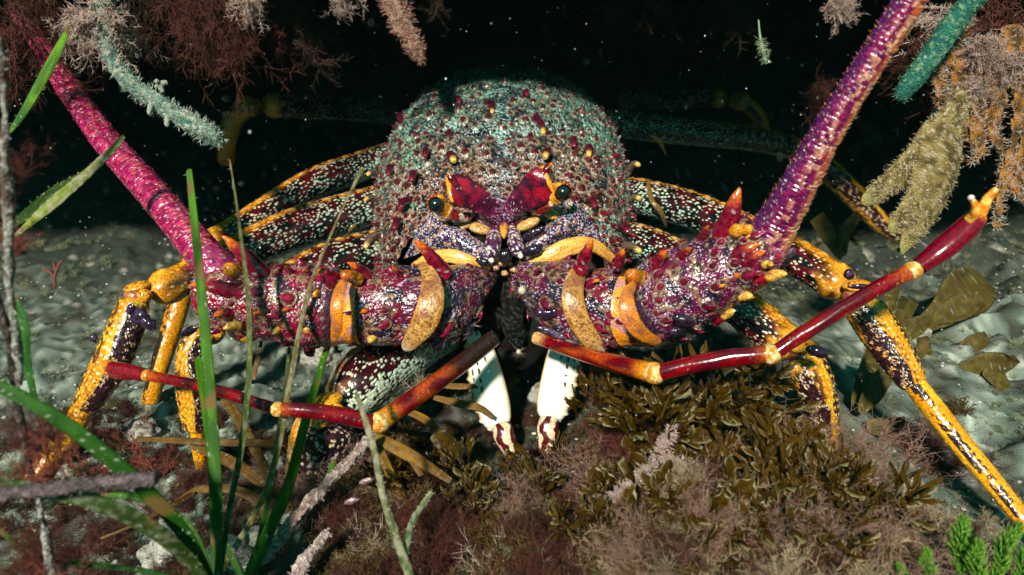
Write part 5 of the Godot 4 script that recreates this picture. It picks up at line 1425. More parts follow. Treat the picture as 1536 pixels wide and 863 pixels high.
func build_algae() -> void:
	rng.seed = 55
	# turf over the mound and thin turf over the sand
	var turf := [tuft_mesh(201, 7, 0.010, 0.00013, 1.4, 2, hue(0.012, 0.005, 0.004), hue(0.085, 0.034, 0.024)), tuft_mesh(202, 9, 0.009, 0.00015, 1.6, 1, hue(0.035, 0.025, 0.014), hue(0.33, 0.255, 0.17)), tuft_mesh(203, 4, 0.010, 0.0003, 1.2, 1, hue(0.025, 0.016, 0.006), hue(0.10, 0.065, 0.02))]  # roots darkened to paint in the shade of the gaps
	rng.seed = 56
	for kind in 3:
		var spots := []
		var wanted: int = [1500, 1500, 2600][kind]
		while spots.size() < wanted:
			var x := rng.randf_range(-0.16, 0.30)
			var z := rng.randf_range(-0.36, -0.10)
			var h := floor_height(x, z)
			var patchy := nz.get_noise_2d(x * 26.0 + kind * 9.0, z * 26.0)
			if absf(x + 0.003) < 0.04 and z < -0.262:
				continue
			if h < 0.009 + 0.008 * patchy or patchy < [0.05, 0.12, -0.3][kind]:
				continue
			var b := Basis(Vector3.UP, rng.randf() * TAU).rotated(Vector3.RIGHT, rng.randf_range(-0.5, 0.6)) * rng.randf_range(0.5, 1.35)
			var t := rng.randf_range(0.6, 1.3)
			spots.append([Transform3D(b, Vector3(x, h, z)), Color(t, t * rng.randf_range(0.85, 1.05), t * rng.randf_range(0.8, 1.0))])
		cover("turf_algae", ["dusky red turf weed carpeting the foreground mound", "pale sandy turf weed scattered over the foreground mound", "short brown turf weed between the leaves of the mound"][kind], "turf", turf[kind], M.fuzz, spots)
	for kind in 2:
		var low := []
		while low.size() < 1300:
			var x := rng.randf_range(-0.30, 0.02)
			var z := rng.randf_range(-0.36, -0.12)
			if nz.get_noise_2d(x * 19.0 + kind * 5.0, z * 19.0) < 0.05:
				continue
			var t := rng.randf_range(0.5, 1.2)
			low.append([Transform3D(Basis(Vector3.UP, rng.randf() * TAU).rotated(Vector3.RIGHT, rng.randf_range(-0.6, 0.6)) * rng.randf_range(0.35, 0.95), Vector3(x, floor_height(x, z), z)), Color(t, t, t)])
		cover("silt_turf", ["dusky red turf weed in patches over the lower left sea floor", "dark brown turf weed in patches over the lower left sea floor"][kind], "turf", turf[kind * 2], M.fuzz, low)
	var grit := SphereMesh.new()
	grit.radius = 0.5
	grit.height = 0.7
	grit.radial_segments = 7
	grit.rings = 3
	var bits := []
	while bits.size() < 12000:
		var x := rng.randf_range(-0.6, 0.7)
		var z := rng.randf_range(-0.8, -0.12)
		if fb.get_noise_3dv(Vector3(x, 4, z) * 9.0) < -0.05:
			continue
		var size := 0.0006 + 0.0026 * pow(rng.randf(), 2.8)
		var t := rng.randf_range(0.12, 0.95)
		bits.append([Transform3D(Basis(Vector3.UP, rng.randf() * TAU).rotated(Vector3.RIGHT, rng.randf()).scaled(Vector3(1, rng.randf_range(0.3, 0.8), rng.randf_range(0.4, 1.0)) * size), Vector3(x, floor_height(x, z) + size * 0.1, z)), Color(0.5 * t, 0.5 * t, 0.44 * t)])
	cover("shell_grit", "shell grit and coarse grains scattered over the sand", "grit", grit, M.fuzz, bits)
	var spots := []
	while spots.size() < 7000:
		var x := rng.randf_range(-0.62, 0.75)
		var z := rng.randf_range(-0.85, -0.2)
		var n := fb.get_noise_3dv(Vector3(x, 0, z) * 14.0)
		if n < (0.02 if x < 0.1 else -0.12):
			continue
		var t := rng.randf_range(0.6, 1.4)
		spots.append([Transform3D(Basis(Vector3.UP, rng.randf() * TAU) * rng.randf_range(0.2, 0.8), Vector3(x, floor_height(x, z), z)), Color(t * 0.7, t, t * 0.8)])
	var dust := []
	while dust.size() < 380:
		var x := 0.13 + 0.075 * (rng.randf() + rng.randf() - 1.0) * 1.6
		var z := -0.215 + 0.05 * (rng.randf() + rng.randf() - 1.0) * 1.5
		if nz.get_noise_2d(x * 55.0, z * 55.0) < 0.12:
			continue
		var t := rng.randf_range(0.7, 1.5)
		dust.append([Transform3D(Basis(Vector3.UP, rng.randf() * TAU).rotated(Vector3.RIGHT, rng.randf_range(-0.5, 0.5)) * rng.randf_range(0.7, 1.5), Vector3(x, floor_height(x, z) + rng.randf_range(0.0, 0.008), z)), Color(t, t * 0.95, t * 0.88)])
	cover("dusted_turf", "sand dusted pale turf weed crowning the right half of the foreground mound", "turf", turf[1], M.fuzz, dust)
	cover("sand_turf", "thin grey green turf speckling the sand", "turf", turf[1], M.fuzz, spots)
	# leafy clumps: every leaf a part
	var leaf := []
	for k in 9:
		leaf.append(frond_mesh([0, 0, 1, 2, 1, 2, 2, 0, 1][k], 300 + k))
	rng.seed = 58
	# x, y in the photograph of the foot, distance, leaf length in mm, leaves, first leaf, how many kinds, label
	var clumps := [
		[960, 620, 0.32, 13.0, 22, 2, 4, "loose lobed weed reaching up behind the filmy red cloud"], [1200, 735, 0.285, 11.0, 26, 2, 4, "loose lobed weed below the foot of the short right leg"], [1120, 715, 0.29, 12.0, 26, 2, 4, "loose lobed weed over the dark hollow of the mound"], [1045, 690, 0.295, 12.0, 24, 1, 4, "loose lobed weed above the pale branching weed's right end"], [960, 800, 0.262, 10.0, 22, 0, 4, "rounded and lobed weed low on the mound left of its middle"], [1150, 810, 0.256, 10.0, 24, 1, 4, "rounded and lobed weed low on the mound right of its middle"],
		[690, 745, 0.292, 9.5, 18, 0, 5, "clump of rounded fan leaves with pale rims below the left pale leg"], [712, 800, 0.275, 8.0, 16, 0, 5, "rounded fan leaves curling over a white encrusted stone at the bottom centre"],
		[800, 770, 0.287, 9.0, 22, 2, 3, "brown lobed weed clump straight below the right pale leg, low in the frame"], [860, 700, 0.30, 8.0, 16, 5, 2, "dark strap weed clump at the foot of the right pale leg"], [905, 625, 0.335, 9.0, 16, 5, 2, "thin dark fronds standing just right of the right pale leg"],
		[985, 650, 0.30, 11.5, 24, 2, 3, "brown lobed weed clump hiding under the knuckle of the right antennule"], [1055, 625, 0.31, 12.0, 28, 2, 4, "tall brown lobed weed under the middle of the right antennule"], [1115, 650, 0.312, 13.0, 28, 2, 4, "bushy brown lobed weed left of the short right leg"], [1165, 690, 0.305, 10.5, 32, 2, 4, "brown lobed weed heap at the foot of the short right leg"],
		[1010, 720, 0.285, 9.5, 28, 1, 4, "brown weed clump in the middle of the mound, edged with pale rims"], [1085, 745, 0.278, 10.0, 32, 2, 4, "dark brown weed clump in the hollow of the mound's right half"], [1165, 770, 0.272, 10.0, 32, 2, 4, "sandy brown weed clump on the right of the mound"], [1245, 770, 0.275, 9.5, 30, 2, 4, "pale dusted weed clump on the mound's right flank"], [1310, 800, 0.268, 9.0, 28, 2, 4, "rightmost dusted weed clump before the bare sand"], [1030, 805, 0.258, 9.0, 26, 1, 4, "brown weed clump at the bottom edge right of the centre"], [930, 760, 0.275, 9.0, 26, 1, 4, "brown weed clump with sandy leaves beside the pale branching weed"], [1110, 835, 0.25, 9.5, 26, 2, 4, "weed clump cut by the bottom edge below the dark hollow"], [1225, 845, 0.25, 9.0, 26, 2, 4, "weed clump cut by the bottom edge left of the green feather weed"], [880, 830, 0.255, 9.0, 22, 2, 4, "weed clump cut by the bottom edge at the centre right"], [590, 745, 0.285, 9.0, 16, 5, 2, "strappy brown weed behind the mottled olive stem"], [1140, 575, 0.345, 9.0, 18, 2, 3, "dim lobed weed in the shade behind the right antennule"], [925, 570, 0.37, 8.0, 14, 2, 3, "dim lobed weed in the shade under the right joint flange"]]
	for c in clumps:
		var foot := on_floor(c[0], c[1])
		if absf(seen_at(foot).z - c[2]) > 0.06:
			foot = at(c[0], c[1], c[2])
		if c[1] > 715:
			foot.y += 0.006     # they stand on the turf
		var o := thing("leafy_weed", c[7], "seaweed", foot, "leafy brown weed on the mound")
		for k in int(c[4] * 1.2):
			var f := MeshInstance3D.new()
			f.mesh = leaf[c[5] + rng.randi_range(0, c[6] - 1)]
			f.material_override = M.alga
			f.name = "leaf"
			o.add_child(f, true)
			var turn := rng.randf() * TAU
			var tilt := rng.randf_range(0.1, 1.15)
			var s: float = c[3] * 0.00118 * rng.randf_range(0.6, 1.45)
			var out := Vector3(sin(turn), 0, cos(turn))
			var b := Basis(Vector3.UP, turn + rng.randf_range(-1.2, 1.2)) * Basis(Vector3.RIGHT, tilt) * Basis(Vector3.BACK, rng.randf_range(-0.5, 0.5))
			f.transform = Transform3D(b * Basis.from_scale(Vector3(rng.randf_range(0.6, 1.05), 1, 1) * s), out * c[3] * 0.001 * rng.randf_range(0.1, 1.7) + Vector3(0, rng.randf_range(-0.1, 1.35) * c[3] * 0.001, 0))
	# filmy red and pink tufts
	var red := [tuft_mesh(401, 26, 0.03, 0.00015, 1.6, 2, hue(0.020, 0.006, 0.005), hue(0.115, 0.036, 0.027)), tuft_mesh(402, 22, 0.03, 0.00015, 1.8, 2, hue(0.025, 0.012, 0.008), hue(0.32, 0.19, 0.145)), tuft_mesh(403, 6, 0.03, 0.0003, 1.6, 2, hue(0.12, 0.025, 0.02), hue(0.24, 0.07, 0.05)), tuft_mesh(404, 22, 0.03, 0.00022, 1.9, 1, hue(0.10, 0.07, 0.045), hue(0.5, 0.41, 0.31))]
	rng.seed = 59
	for s in [
		[960, 690, 0.30, 1.5, 0, "filmy red weed cloud between the pale legs and the brown leafy mound"], [940, 660, 0.315, 1.5, 0, "upper filmy red weed cloud right of the right pale leg"], [900, 740, 0.29, 1.1, 1, "pinkish fuzz weed at the centre of the mound"], [862, 752, 0.29, 0.8, 0, "dark red weed tuft below the right pale claw"], [790, 770, 0.285, 0.8, 1, "pinkish fuzz weed between and below the pale claws"], [640, 800, 0.265, 0.8, 0, "dark red weed tuft right of the mottled olive stem's side shoot"], [660, 850, 0.252, 0.8, 0, "dark red weed tuft at the bottom edge right of the mottled olive stem"], [1290, 710, 0.30, 1.3, 1, "pale pink fuzz weed crowning the mound's right slope"], [1230, 720, 0.295, 1.2, 1, "pale pink fuzz weed at the foot of the short right leg"], [1330, 745, 0.29, 0.8, 3, "sandy fuzz weed at the right end of the mound"], [1400, 690, 0.33, 1.1, 0, "dark red weed patch on the sand left of the long orange foot"], [1380, 660, 0.345, 0.9, 0, "smaller dark red weed patch behind the mound and above the other"],
		[1170, 810, 0.258, 1.1, 1, "sandy pink weed near the bottom edge, right half"], [1060, 790, 0.265, 1.0, 1, "sandy pink weed on the middle of the mound"], [1280, 830, 0.255, 1.1, 1, "sandy pink weed at the bottom right by the green feather weed"], [1190, 850, 0.246, 0.8, 0, "dull red weed on the bottom edge, right half"], [960, 850, 0.247, 0.8, 1, "sandy pink weed on the bottom edge at the centre"], [800, 850, 0.25, 0.8, 0, "dull red weed on the bottom edge below the pale claws"], [730, 850, 0.252, 0.7, 3, "sandy weed on the bottom edge left of the centre"], [1100, 700, 0.292, 0.6, 3, "pale crusty weed sprinkled in the brown clumps"],
		[470, 745, 0.31, 0.9, 1, "dusky pink fuzz weed round the foot of the dark spotted leg"], [520, 700, 0.315, 0.8, 1, "dusky pink fuzz weed right of the dark spotted leg"], [500, 770, 0.30, 0.8, 0, "dusky red fuzz weed under the encrusted twig"], [400, 715, 0.335, 0.6, 1, "dusky pink fuzz weed between the seagrass shoots"], [290, 715, 0.335, 0.7, 0, "dusky red fuzz weed at the foot of the second left leg"], [235, 690, 0.35, 0.8, 2, "feathery red weed lying left of the second left leg"], [200, 660, 0.365, 0.7, 2, "feathery red weed on white sand under the left antennule"], [150, 700, 0.34, 0.7, 2, "feathery red weed below the orange left foot"], [245, 760, 0.31, 0.7, 0, "brown red weed behind the broad seagrass"], [150, 800, 0.285, 0.8, 0, "red brown weed on the sand at the lower left"], [60, 640, 0.215, 0.75, 0, "blurred red weed tuft in front of the orange left foot"], [55, 690, 0.205, 0.7, 2, "blurred red weed tuft lowest of the two at the left edge"], [50, 830, 0.21, 0.7, 0, "blurred red weed at the bottom left corner"], [90, 860, 0.205, 0.6, 2, "blurred red weed at the bottom edge by the banded stem"], [625, 575, 0.345, 0.45, 3, "small pinkish bush weed on the shell's dark underside beside the left antennule"], [545, 820, 0.27, 0.6, 3, "pale crumbly weed below the encrusted twig"], [8, 250, 0.20, 0.45, 0, "faint red weed on the white crusted stem"], [20, 350, 0.2, 0.5, 2, "faint red weed halfway down the white crusted stem"]]:
		var o := put("red_weed", red[s[4]], M.fuzz)
		var p := on_floor(s[0], s[1] + 16.0)
		if absf(seen_at(p).z - s[2]) > 0.05:
			p = at(s[0], s[1], s[2]) - Vector3(0, 0.012 * s[3], 0)
		o.position = p
		o.rotation = Vector3(rng.randf_range(-0.1, 0.4), rng.randf() * TAU, rng.randf_range(-0.2, 0.2))
		o.scale = Vector3.ONE * s[3]
		tag(o, s[5], "seaweed", "filmy red and pink weed")
	# strap weeds
	var strap := thing("strap_weed", "brown strap weed arching behind the seagrass at the lower left", "seaweed")
	var b0 := hue(0.15, 0.075, 0.010)
	var b1 := hue(0.075, 0.035, 0.006)
	for e in [[[203, 658, 0.335, 4], [260, 661, 0.333, 6], [330, 664, 0.333, 7], [420, 668, 0.335, 7], [470, 690, 0.345, 5]], [[322, 590, 0.36, 5], [345, 610, 0.355, 9], [370, 650, 0.345, 10], [395, 700, 0.335, 9], [408, 735, 0.33, 6]], [[285, 668, 0.35, 6], [340, 690, 0.343, 11], [395, 725, 0.334, 11], [450, 770, 0.32, 8]], [[262, 755, 0.315, 6], [300, 735, 0.315, 8], [350, 735, 0.314, 9], [390, 755, 0.312, 9], [402, 800, 0.305, 6]], [[150, 808, 0.29, 2], [190, 792, 0.292, 3], [250, 762, 0.30, 5], [290, 740, 0.312, 5]], [[380, 570, 0.37, 4], [386, 540, 0.372, 5], [392, 512, 0.374, 3]]]:
		blade(strap, "strap", e, 0.2, Vector3(0.1, 0.8, 0.7), b0, b1, 0.12)
	var gold := thing("strap_weed", "golden brown forked strap weed below the thick red antennule joint", "seaweed")
	for e in [[[562, 655, 0.32, 9], [600, 675, 0.315, 13], [630, 692, 0.31, 11], [676, 722, 0.302, 6]], [[600, 676, 0.314, 6], [618, 690, 0.312, 8], [632, 714, 0.309, 5]], [[598, 612, 0.355, 5], [635, 628, 0.35, 8], [658, 648, 0.346, 7], [676, 672, 0.343, 4]], [[650, 596, 0.365, 5], [690, 606, 0.362, 8], [718, 612, 0.36, 7], [740, 628, 0.358, 4]], [[655, 578, 0.37, 5], [690, 580, 0.368, 6], [722, 579, 0.366, 4]], [[560, 650, 0.322, 7], [580, 700, 0.315, 9], [600, 740, 0.306, 7], [618, 770, 0.298, 4]], [[760, 600, 0.41, 4], [768, 575, 0.41, 8], [778, 545, 0.412, 6]]]:
		blade(gold, "strap", e, 0.18, Vector3(0.2, 0.7, 0.8), hue(0.26, 0.13, 0.012), hue(0.14, 0.065, 0.010), 0.12)
	# broad translucent weed on the right
	var broad := [
		["broad olive weed leaf with a veined fan, standing on the far right sand", [[[1360, 500, 0.52, 5], [1410, 472, 0.52, 18], [1450, 440, 0.515, 34], [1478, 420, 0.51, 26]], [[1400, 480, 0.52, 8], [1440, 462, 0.515, 16], [1474, 448, 0.51, 10]]]],
		["pronged olive weed at the right edge beside the long orange foot", [[[1395, 575, 0.46, 4], [1440, 562, 0.455, 12], [1480, 550, 0.45, 17], [1510, 542, 0.445, 12], [1526, 538, 0.44, 7]], [[1480, 552, 0.45, 12], [1500, 572, 0.445, 13], [1514, 600, 0.44, 6]], [[1420, 570, 0.457, 9], [1445, 585, 0.455, 14], [1470, 594, 0.45, 10]]]],
		["olive weed behind the knee of the long right leg", [[[1345, 520, 0.47, 5], [1352, 480, 0.47, 12], [1365, 450, 0.47, 14]], [[1350, 510, 0.47, 8], [1375, 490, 0.468, 12], [1392, 478, 0.466, 7]], [[1335, 470, 0.47, 6], [1338, 440, 0.47, 10], [1342, 405, 0.47, 8]]]],
		["dim olive weed with rippled leaf between the mound and the long right leg", [[[1290, 620, 0.40, 6], [1310, 590, 0.40, 14], [1330, 560, 0.402, 12]], [[1280, 610, 0.41, 6], [1300, 570, 0.415, 15], [1310, 530, 0.42, 12]], [[1300, 640, 0.395, 8], [1335, 640, 0.39, 12], [1360, 632, 0.388, 6]]]],
		["small olive weed low in the gap right of the long leg's knee", [[[1392, 580, 0.47, 4], [1388, 540, 0.47, 12], [1384, 505, 0.47, 9]], [[1430, 545, 0.49, 5], [1455, 520, 0.49, 12], [1482, 505, 0.488, 8]]]],
		["dim olive weed standing under the orange rear leg", [[[1262, 390, 0.58, 4], [1245, 355, 0.58, 12], [1225, 325, 0.58, 12]], [[1265, 385, 0.58, 5], [1268, 350, 0.58, 9], [1290, 320, 0.58, 6]]]]]
	for e in broad:
		var o := thing("broad_weed", e[0], "seaweed", Vector3.ZERO, "broad olive weed on the right")
		for q in e[1]:
			blade(o, "leaf", q.map(func(w): return [w[0], w[1], w[2], w[3] * 1.6]), 0.05, Vector3(0.3, 0.5, 1), hue(0.115, 0.090, 0.014), hue(0.075, 0.055, 0.010), 0.1, 0.12)
	# green feather weed
	var feather := Geo.new()
	rng.seed = 60
	for k in 420:
		var y := k / 420.0
		var a := k * 2.4 + rng.randf_range(-0.5, 0.5)
		var out := Vector3(cos(a), rng.randf_range(0.5, 1.3), sin(a)).normalized()
		var l := (0.0062 * sin(PI * clampf(y * 0.8 + 0.16, 0, 1)) + 0.0012) * rng.randf_range(0.6, 1.15)
		var c := hue(0.06, 0.19, 0.012) * rng.randf_range(0.35, 1.2)
		var root := Vector3(0.0008 * sin(y * 9.0), y * 0.03, 0.0006 * cos(y * 7.0))
		var bend := (out + Vector3.UP * 0.7).normalized()
		feather.rod(root, root + out * l * 0.55, 0.00038, 0.00036, hue(0.025, 0.10, 0.008), c, 4)
		feather.spike(root + out * l * 0.55, bend * l * 0.55, 0.00036, c, hue(0.22, 0.40, 0.06), 4)
	feather.rod(Vector3(0, -0.01, 0), Vector3(0, 0.03, 0), 0.0011, 0.0006, hue(0.04, 0.15, 0.015), hue(0.08, 0.25, 0.02), 6)
	var fm := feather.mesh()
	for s in [[1438, 862, 0.235, 1.0, 0.0, "tallest green feather weed frond in the bottom right corner"], [1490, 866, 0.235, 0.95, 0.25, "green feather weed frond near the right edge, leaning right"], [1470, 890, 0.228, 0.9, -0.2, "green feather weed frond between the two tall ones"], [1402, 880, 0.236, 0.7, -0.35, "short green feather weed frond left of the tallest"], [1520, 880, 0.23, 0.9, 0.3, "green feather weed frond cut by the right edge"], [1370, 884, 0.24, 0.55, -0.6, "small green feather weed frond leaning far left"], [1345, 880, 0.245, 0.45, -0.9, "leftmost little green feather weed frond at the bottom edge"], [1530, 850, 0.245, 0.7, 0.5, "green feather weed frond highest on the right edge"]]:
		var o := put("feather_weed", fm, M.alga)
		o.position = at(s[0], s[1], s[2])
		o.rotation = Vector3(-0.15, rng.randf() * TAU, 0) if absf(s[4]) < 0.01 else Vector3(-0.15, 0, -s[4])
		o.scale = Vector3.ONE * s[3] * 0.78
		tag(o, s[5], "seaweed", "green feather weed in the bottom right corner")
	# pale branching weed in the middle of the mound
	var pale := thing("branching_weed", "pale mauve branching weed lying across the middle of the mound", "seaweed")
	rng.seed = 61
	for e in [[[985, 685, 0.285], [1000, 660, 0.288], [1008, 640, 0.291]], [[985, 690, 0.284], [960, 712, 0.278], [938, 730, 0.274], [910, 752, 0.27]], [[992, 686, 0.284], [1030, 700, 0.28], [1062, 720, 0.276]]]:
		var path := []
		for s in e:
			path.append(at(s[0], s[1], s[2]))
		var g := tube(path, [0.0022, 0.0018, 0.0012] if e.size() == 3 else [0.0022, 0.002, 0.0016, 0.001], 16, 60, 0.8, Vector3(0, 0.3, 1), func(a, s, p): return mix(hue(0.20, 0.13, 0.12), hue(0.38, 0.30, 0.27), 0.5 + fb.get_noise_3dv(p * 200.0)) * Color(1, 1, 1, 0) + Color(0, 0, 0, 0.0008 * fb.get_noise_3dv(p * 260.0)), 0.1, 0.1)
		g.normals()
		var q := part("branch", g, M.stone, pale)
		fur(q, "fuzz", g, 260, 0.001, 0.0035, 0.00018, [hue(0.32, 0.2, 0.19), hue(0.42, 0.33, 0.28)])

func build_small_things() -> void:
	rng.seed = 90
	# sticks
	stick("encrusted_twig", "pink and white encrusted twig slanting up from the bottom left to the red antennule", "twig", [[352, 885, 0.268, 9], [392, 840, 0.275, 9], [440, 782, 0.284, 9], [492, 724, 0.294, 8], [545, 668, 0.303, 7], [560, 652, 0.306, 4]], [hue(0.22, 0.13, 0.11), hue(0.36, 0.26, 0.23), hue(0.5, 0.42, 0.36)], 0.0011, 60, 0.002)
	stick("encrusted_twig", "broken grey pink twig sticking out at the bottom beside the long encrusted one", "twig", [[430, 885, 0.26, 8], [455, 845, 0.265, 9], [480, 810, 0.27, 7], [492, 796, 0.272, 4]], [hue(0.34, 0.24, 0.22), hue(0.45, 0.36, 0.33), hue(0.6, 0.52, 0.46)], 0.0011, 60, 0.002)
	stick("crusted_stem", "blurred white crusted upright stem at the left edge", "stem", [[0, 60, 0.185, 5], [6, 160, 0.187, 5], [9, 260, 0.19, 6.5], [12, 340, 0.192, 7], [14, 430, 0.195, 5.5], [24, 520, 0.198, 6], [30, 580, 0.20, 4]], [hue(0.26, 0.25, 0.21), hue(0.10, 0.06, 0.05), hue(0.42, 0.42, 0.36)], 0.0006, 60, 0.002)
	stick("crusted_stem", "thin dark stem crossing the white crusted one at the left edge", "stem", [[-6, 440, 0.20, 4], [10, 500, 0.202, 5], [22, 580, 0.205, 5.5], [34, 650, 0.208, 5], [48, 720, 0.21, 5]], [hue(0.02, 0.016, 0.014), hue(0.04, 0.03, 0.025), hue(0.12, 0.09, 0.08)], 0.0003, 0, 0.0)
	stick("crusted_stem", "thin black and white banded stem in the lower left foreground", "stem", [[56, 742, 0.205, 4.5], [62, 775, 0.206, 5], [70, 815, 0.207, 5.5], [80, 885, 0.208, 6]], [hue(0.03, 0.025, 0.022), hue(0.38, 0.36, 0.33), hue(0.45, 0.42, 0.38)], 0.0004, 0, 0.0)
	stick("crusted_stem", "blurred purple grey stem lying across the lower left foreground", "stem", [[-30, 748, 0.185, 9], [40, 738, 0.187, 10], [120, 728, 0.19, 10], [190, 722, 0.192, 10], [236, 718, 0.193, 8]], [hue(0.07, 0.055, 0.055), hue(0.13, 0.09, 0.095), hue(0.2, 0.14, 0.15)], 0.0006, 70, 0.0018)
	var tw := thing("forked_weed", "small forked red brown weed alone on the pale sand at left", "seaweed")
	for e in [[[82, 432, 0.565], [82, 415, 0.565], [88, 398, 0.565], [94, 390, 0.565]], [[82, 418, 0.565], [74, 408, 0.565], [62, 404, 0.565]], [[84, 408, 0.565], [80, 395, 0.565]]]:
		var path := []
		var rad := []
		for s in e:
			path.append(at(s[0], s[1], s[2]))
			rad.append(0.0012)
		part("branch", tube(path, rad, 10, 30, 1.0, Vector3(0, 0, 1), func(_a, _s, _p): return hue(0.12, 0.04, 0.03), 0.1, 0.1), M.fuzz, tw)
	# goose barnacles on the shell
	for s in [[872, 263, 0.0, 0, 0, 0, ""], [799, 376, 0.335, 17, 8, 0.35, "plump black purple barnacle on the right orange band under the face"], [724, 393, 0.337, 11, 6, -0.3, "small flat purple barnacle on the left orange band under the face"], [757, 384, 0.336, 12, 11, 0.2, "dark purple barnacle between the two mouth columns"], [800, 350, 0.350, 22, 6, 0.5, "long dusky purple barnacle tucked above the right orange band"], [822, 470, 0.318, 20, 8, 0.15, "purple stalked barnacle under the first segment of the right antenna"], [794, 457, 0.330, 13, 4.5, -0.75, "slim lilac barnacle stalk pointing at the pale hydroid"], [830, 500, 0.322, 26, 5, -0.35, "long grey purple barnacle lying above the red right antennule"], [1026, 482, 0.286, 19, 10, -0.35, "plump glossy purple barnacle low on the right antenna"], [1014, 497, 0.289, 12, 6, 0.35, "lesser purple barnacle tucked beneath the plump glossy one"], [1172, 396, 0.288, 15, 8, 0.7, "dark purple barnacle between the yellow tipped spines of the right antenna"], [1186, 380, 0.292, 10, 6, 1.2, "greyish purple barnacle at the root of the right whip"], [210, 476, 0.325, 17, 12, 0.4, "black purple barnacle in the knee fold of the left orange leg"], [222, 486, 0.322, 14, 8, -0.6, "second black barnacle below the knee fold of the left orange leg"], [196, 464, 0.326, 11, 6, 1.0, "small black barnacle above the others in the left knee fold"], [140, 508, 0.316, 7, 6, 0.0, "round purple barnacle halfway down the left orange leg"], [284, 497, 0.318, 18, 6, 0.5, "long dark barnacle on the knee of the second left leg"], [1226, 528, 0.318, 18, 8, -0.3, "hooded purple barnacle on the knee of the short right leg"], [1274, 412, 0.328, 8, 8, 0.2, "small dark barnacle on top of the long right leg's knee"], [1288, 430, 0.324, 16, 4, 0.05, "flat dark barnacle across the long right leg's knee"], [692, 498, 0.335, 24, 12, 0.55, "glossy black barnacle under the left antenna beside the joint flange"], [656, 510, 0.326, 13, 16, 0.0, "brown purple barnacle under the left joint flange"], [464, 524, 0.332, 9, 12, 0.1, "black barnacle hanging under the third segment of the left antenna"], [288, 498, 0.0, 0, 0, 0, ""]]:
		if s[6] == "":
			continue
		var c := at(s[0], s[1], s[2])
		var rx: float = s[3] * K * s[2]
		var ry: float = s[4] * K * s[2]
		var o := thing("barnacle", s[6], "barnacle", Vector3.ZERO, "goose barnacles on the lobster")
		var ax := Vector3(cos(s[5]), sin(s[5]), 0.1)
		var col := mix(hue(0.022, 0.010, 0.028), hue(0.008, 0.006, 0.009), rng.randf())
		if String(s[6]).contains("lilac") or String(s[6]).contains("grey purple") or String(s[6]).contains("greyish"):
			col = hue(0.05, 0.034, 0.06)
		var sd := rng.randf() * 30.0
		part("shell", tube([c - ax * rx, c - ax * rx * 0.2, c + ax * rx * 0.5, c + ax * rx], [ry * 0.55, ry, ry * 0.9, ry * 0.4], 30, 40, 0.7, Vector3(0, 0.2, 1), func(a, t, p): return mix(col, col * 2.6, smoothstep(0.15, 0.5, nz.get_noise_3dv(p * Vector3(400, 400, 160) + Vector3(sd, 0, 0)))) * Color(1, 1, 1, 0) + Color(0, 0, 0, 0.0004 * nz.get_noise_3dv(p * 330.0)), 0.2, 0.25), M.gloss, o)
		if s[3] > 15:
			var h := Geo.new()
			for k in 9:
				h.spike(c + ax * rx * 0.9, (ax * 0.8 + Vector3(rng.randf() - 0.5, rng.randf() - 0.5, rng.randf() * 0.6)) * 0.005, 0.00012, hue(0.3, 0.22, 0.12), hue(0.4, 0.3, 0.2))
			tag(part("cirrus", h, M.fuzz, o), "", "", "", "stuff")
	# the little hydroid under the mouth
	for q in [[783, 436, 0.332, 6.0, 40, 24, "cream hydroid with a burst of fine tentacles below the lobster's mouth"], [778, 528, 0.338, 3.5, 26, 22, "faint tan hydroid spreading threads under the right antennule's root"]]:
		var hy := thing("hydroid", q[6], "hydroid")
		var c := at(q[0], q[1], q[2])
		var r: float = q[3] * K * q[2]
		part("body", blob(c, Vector3(r, 0, 0), Vector3(0, r * 1.1, 0), Vector3(0, 0, r), 20, 14, func(d): return hue(0.42, 0.36, 0.27, 0.12 * nz.get_noise_3dv(d * 4.0))), M.fuzz, hy)
		var h := Geo.new()
		for k in q[4]:
			var a := rng.randf() * TAU
			var d: Vector3 = Vector3(cos(a), sin(a), rng.randf_range(-0.2, 0.8)).normalized() * q[5] * K * q[2] * rng.randf_range(0.6, 1.0)
			h.spike(c, d, 0.00009, hue(0.30, 0.25, 0.2), hue(0.22, 0.18, 0.14))
		tag(part("tentacle", h, M.fuzz, hy), "", "", "", "stuff")
	# stones and shells on the floor
	var rock := []
	for k in 4:
		var o := k * 13.0
		var g := blob(Vector3.ZERO, Vector3(1, 0, 0), Vector3(0, 0.7, 0), Vector3(0, 0, 0.85), 40, 26, func(d):
			var n := nz.get_noise_3dv(d * 1.4 + Vector3(o, 0, 0))
			var m := fb.get_noise_3dv(d * 6.0 + Vector3(o, 0, 0))
			var col := mix(hue(0.34, 0.34, 0.28), hue(0.50, 0.48, 0.42), 0.5 + n + m)
			col = mix(col, hue(0.12, 0.10, 0.06), smoothstep(0.1, 0.4, m))
			return Color(col.r, col.g, col.b, 0.22 * n + 0.04 * m))
		var geo := Geo.new()
		geo.grid(g)
		rock.append(geo.mesh())
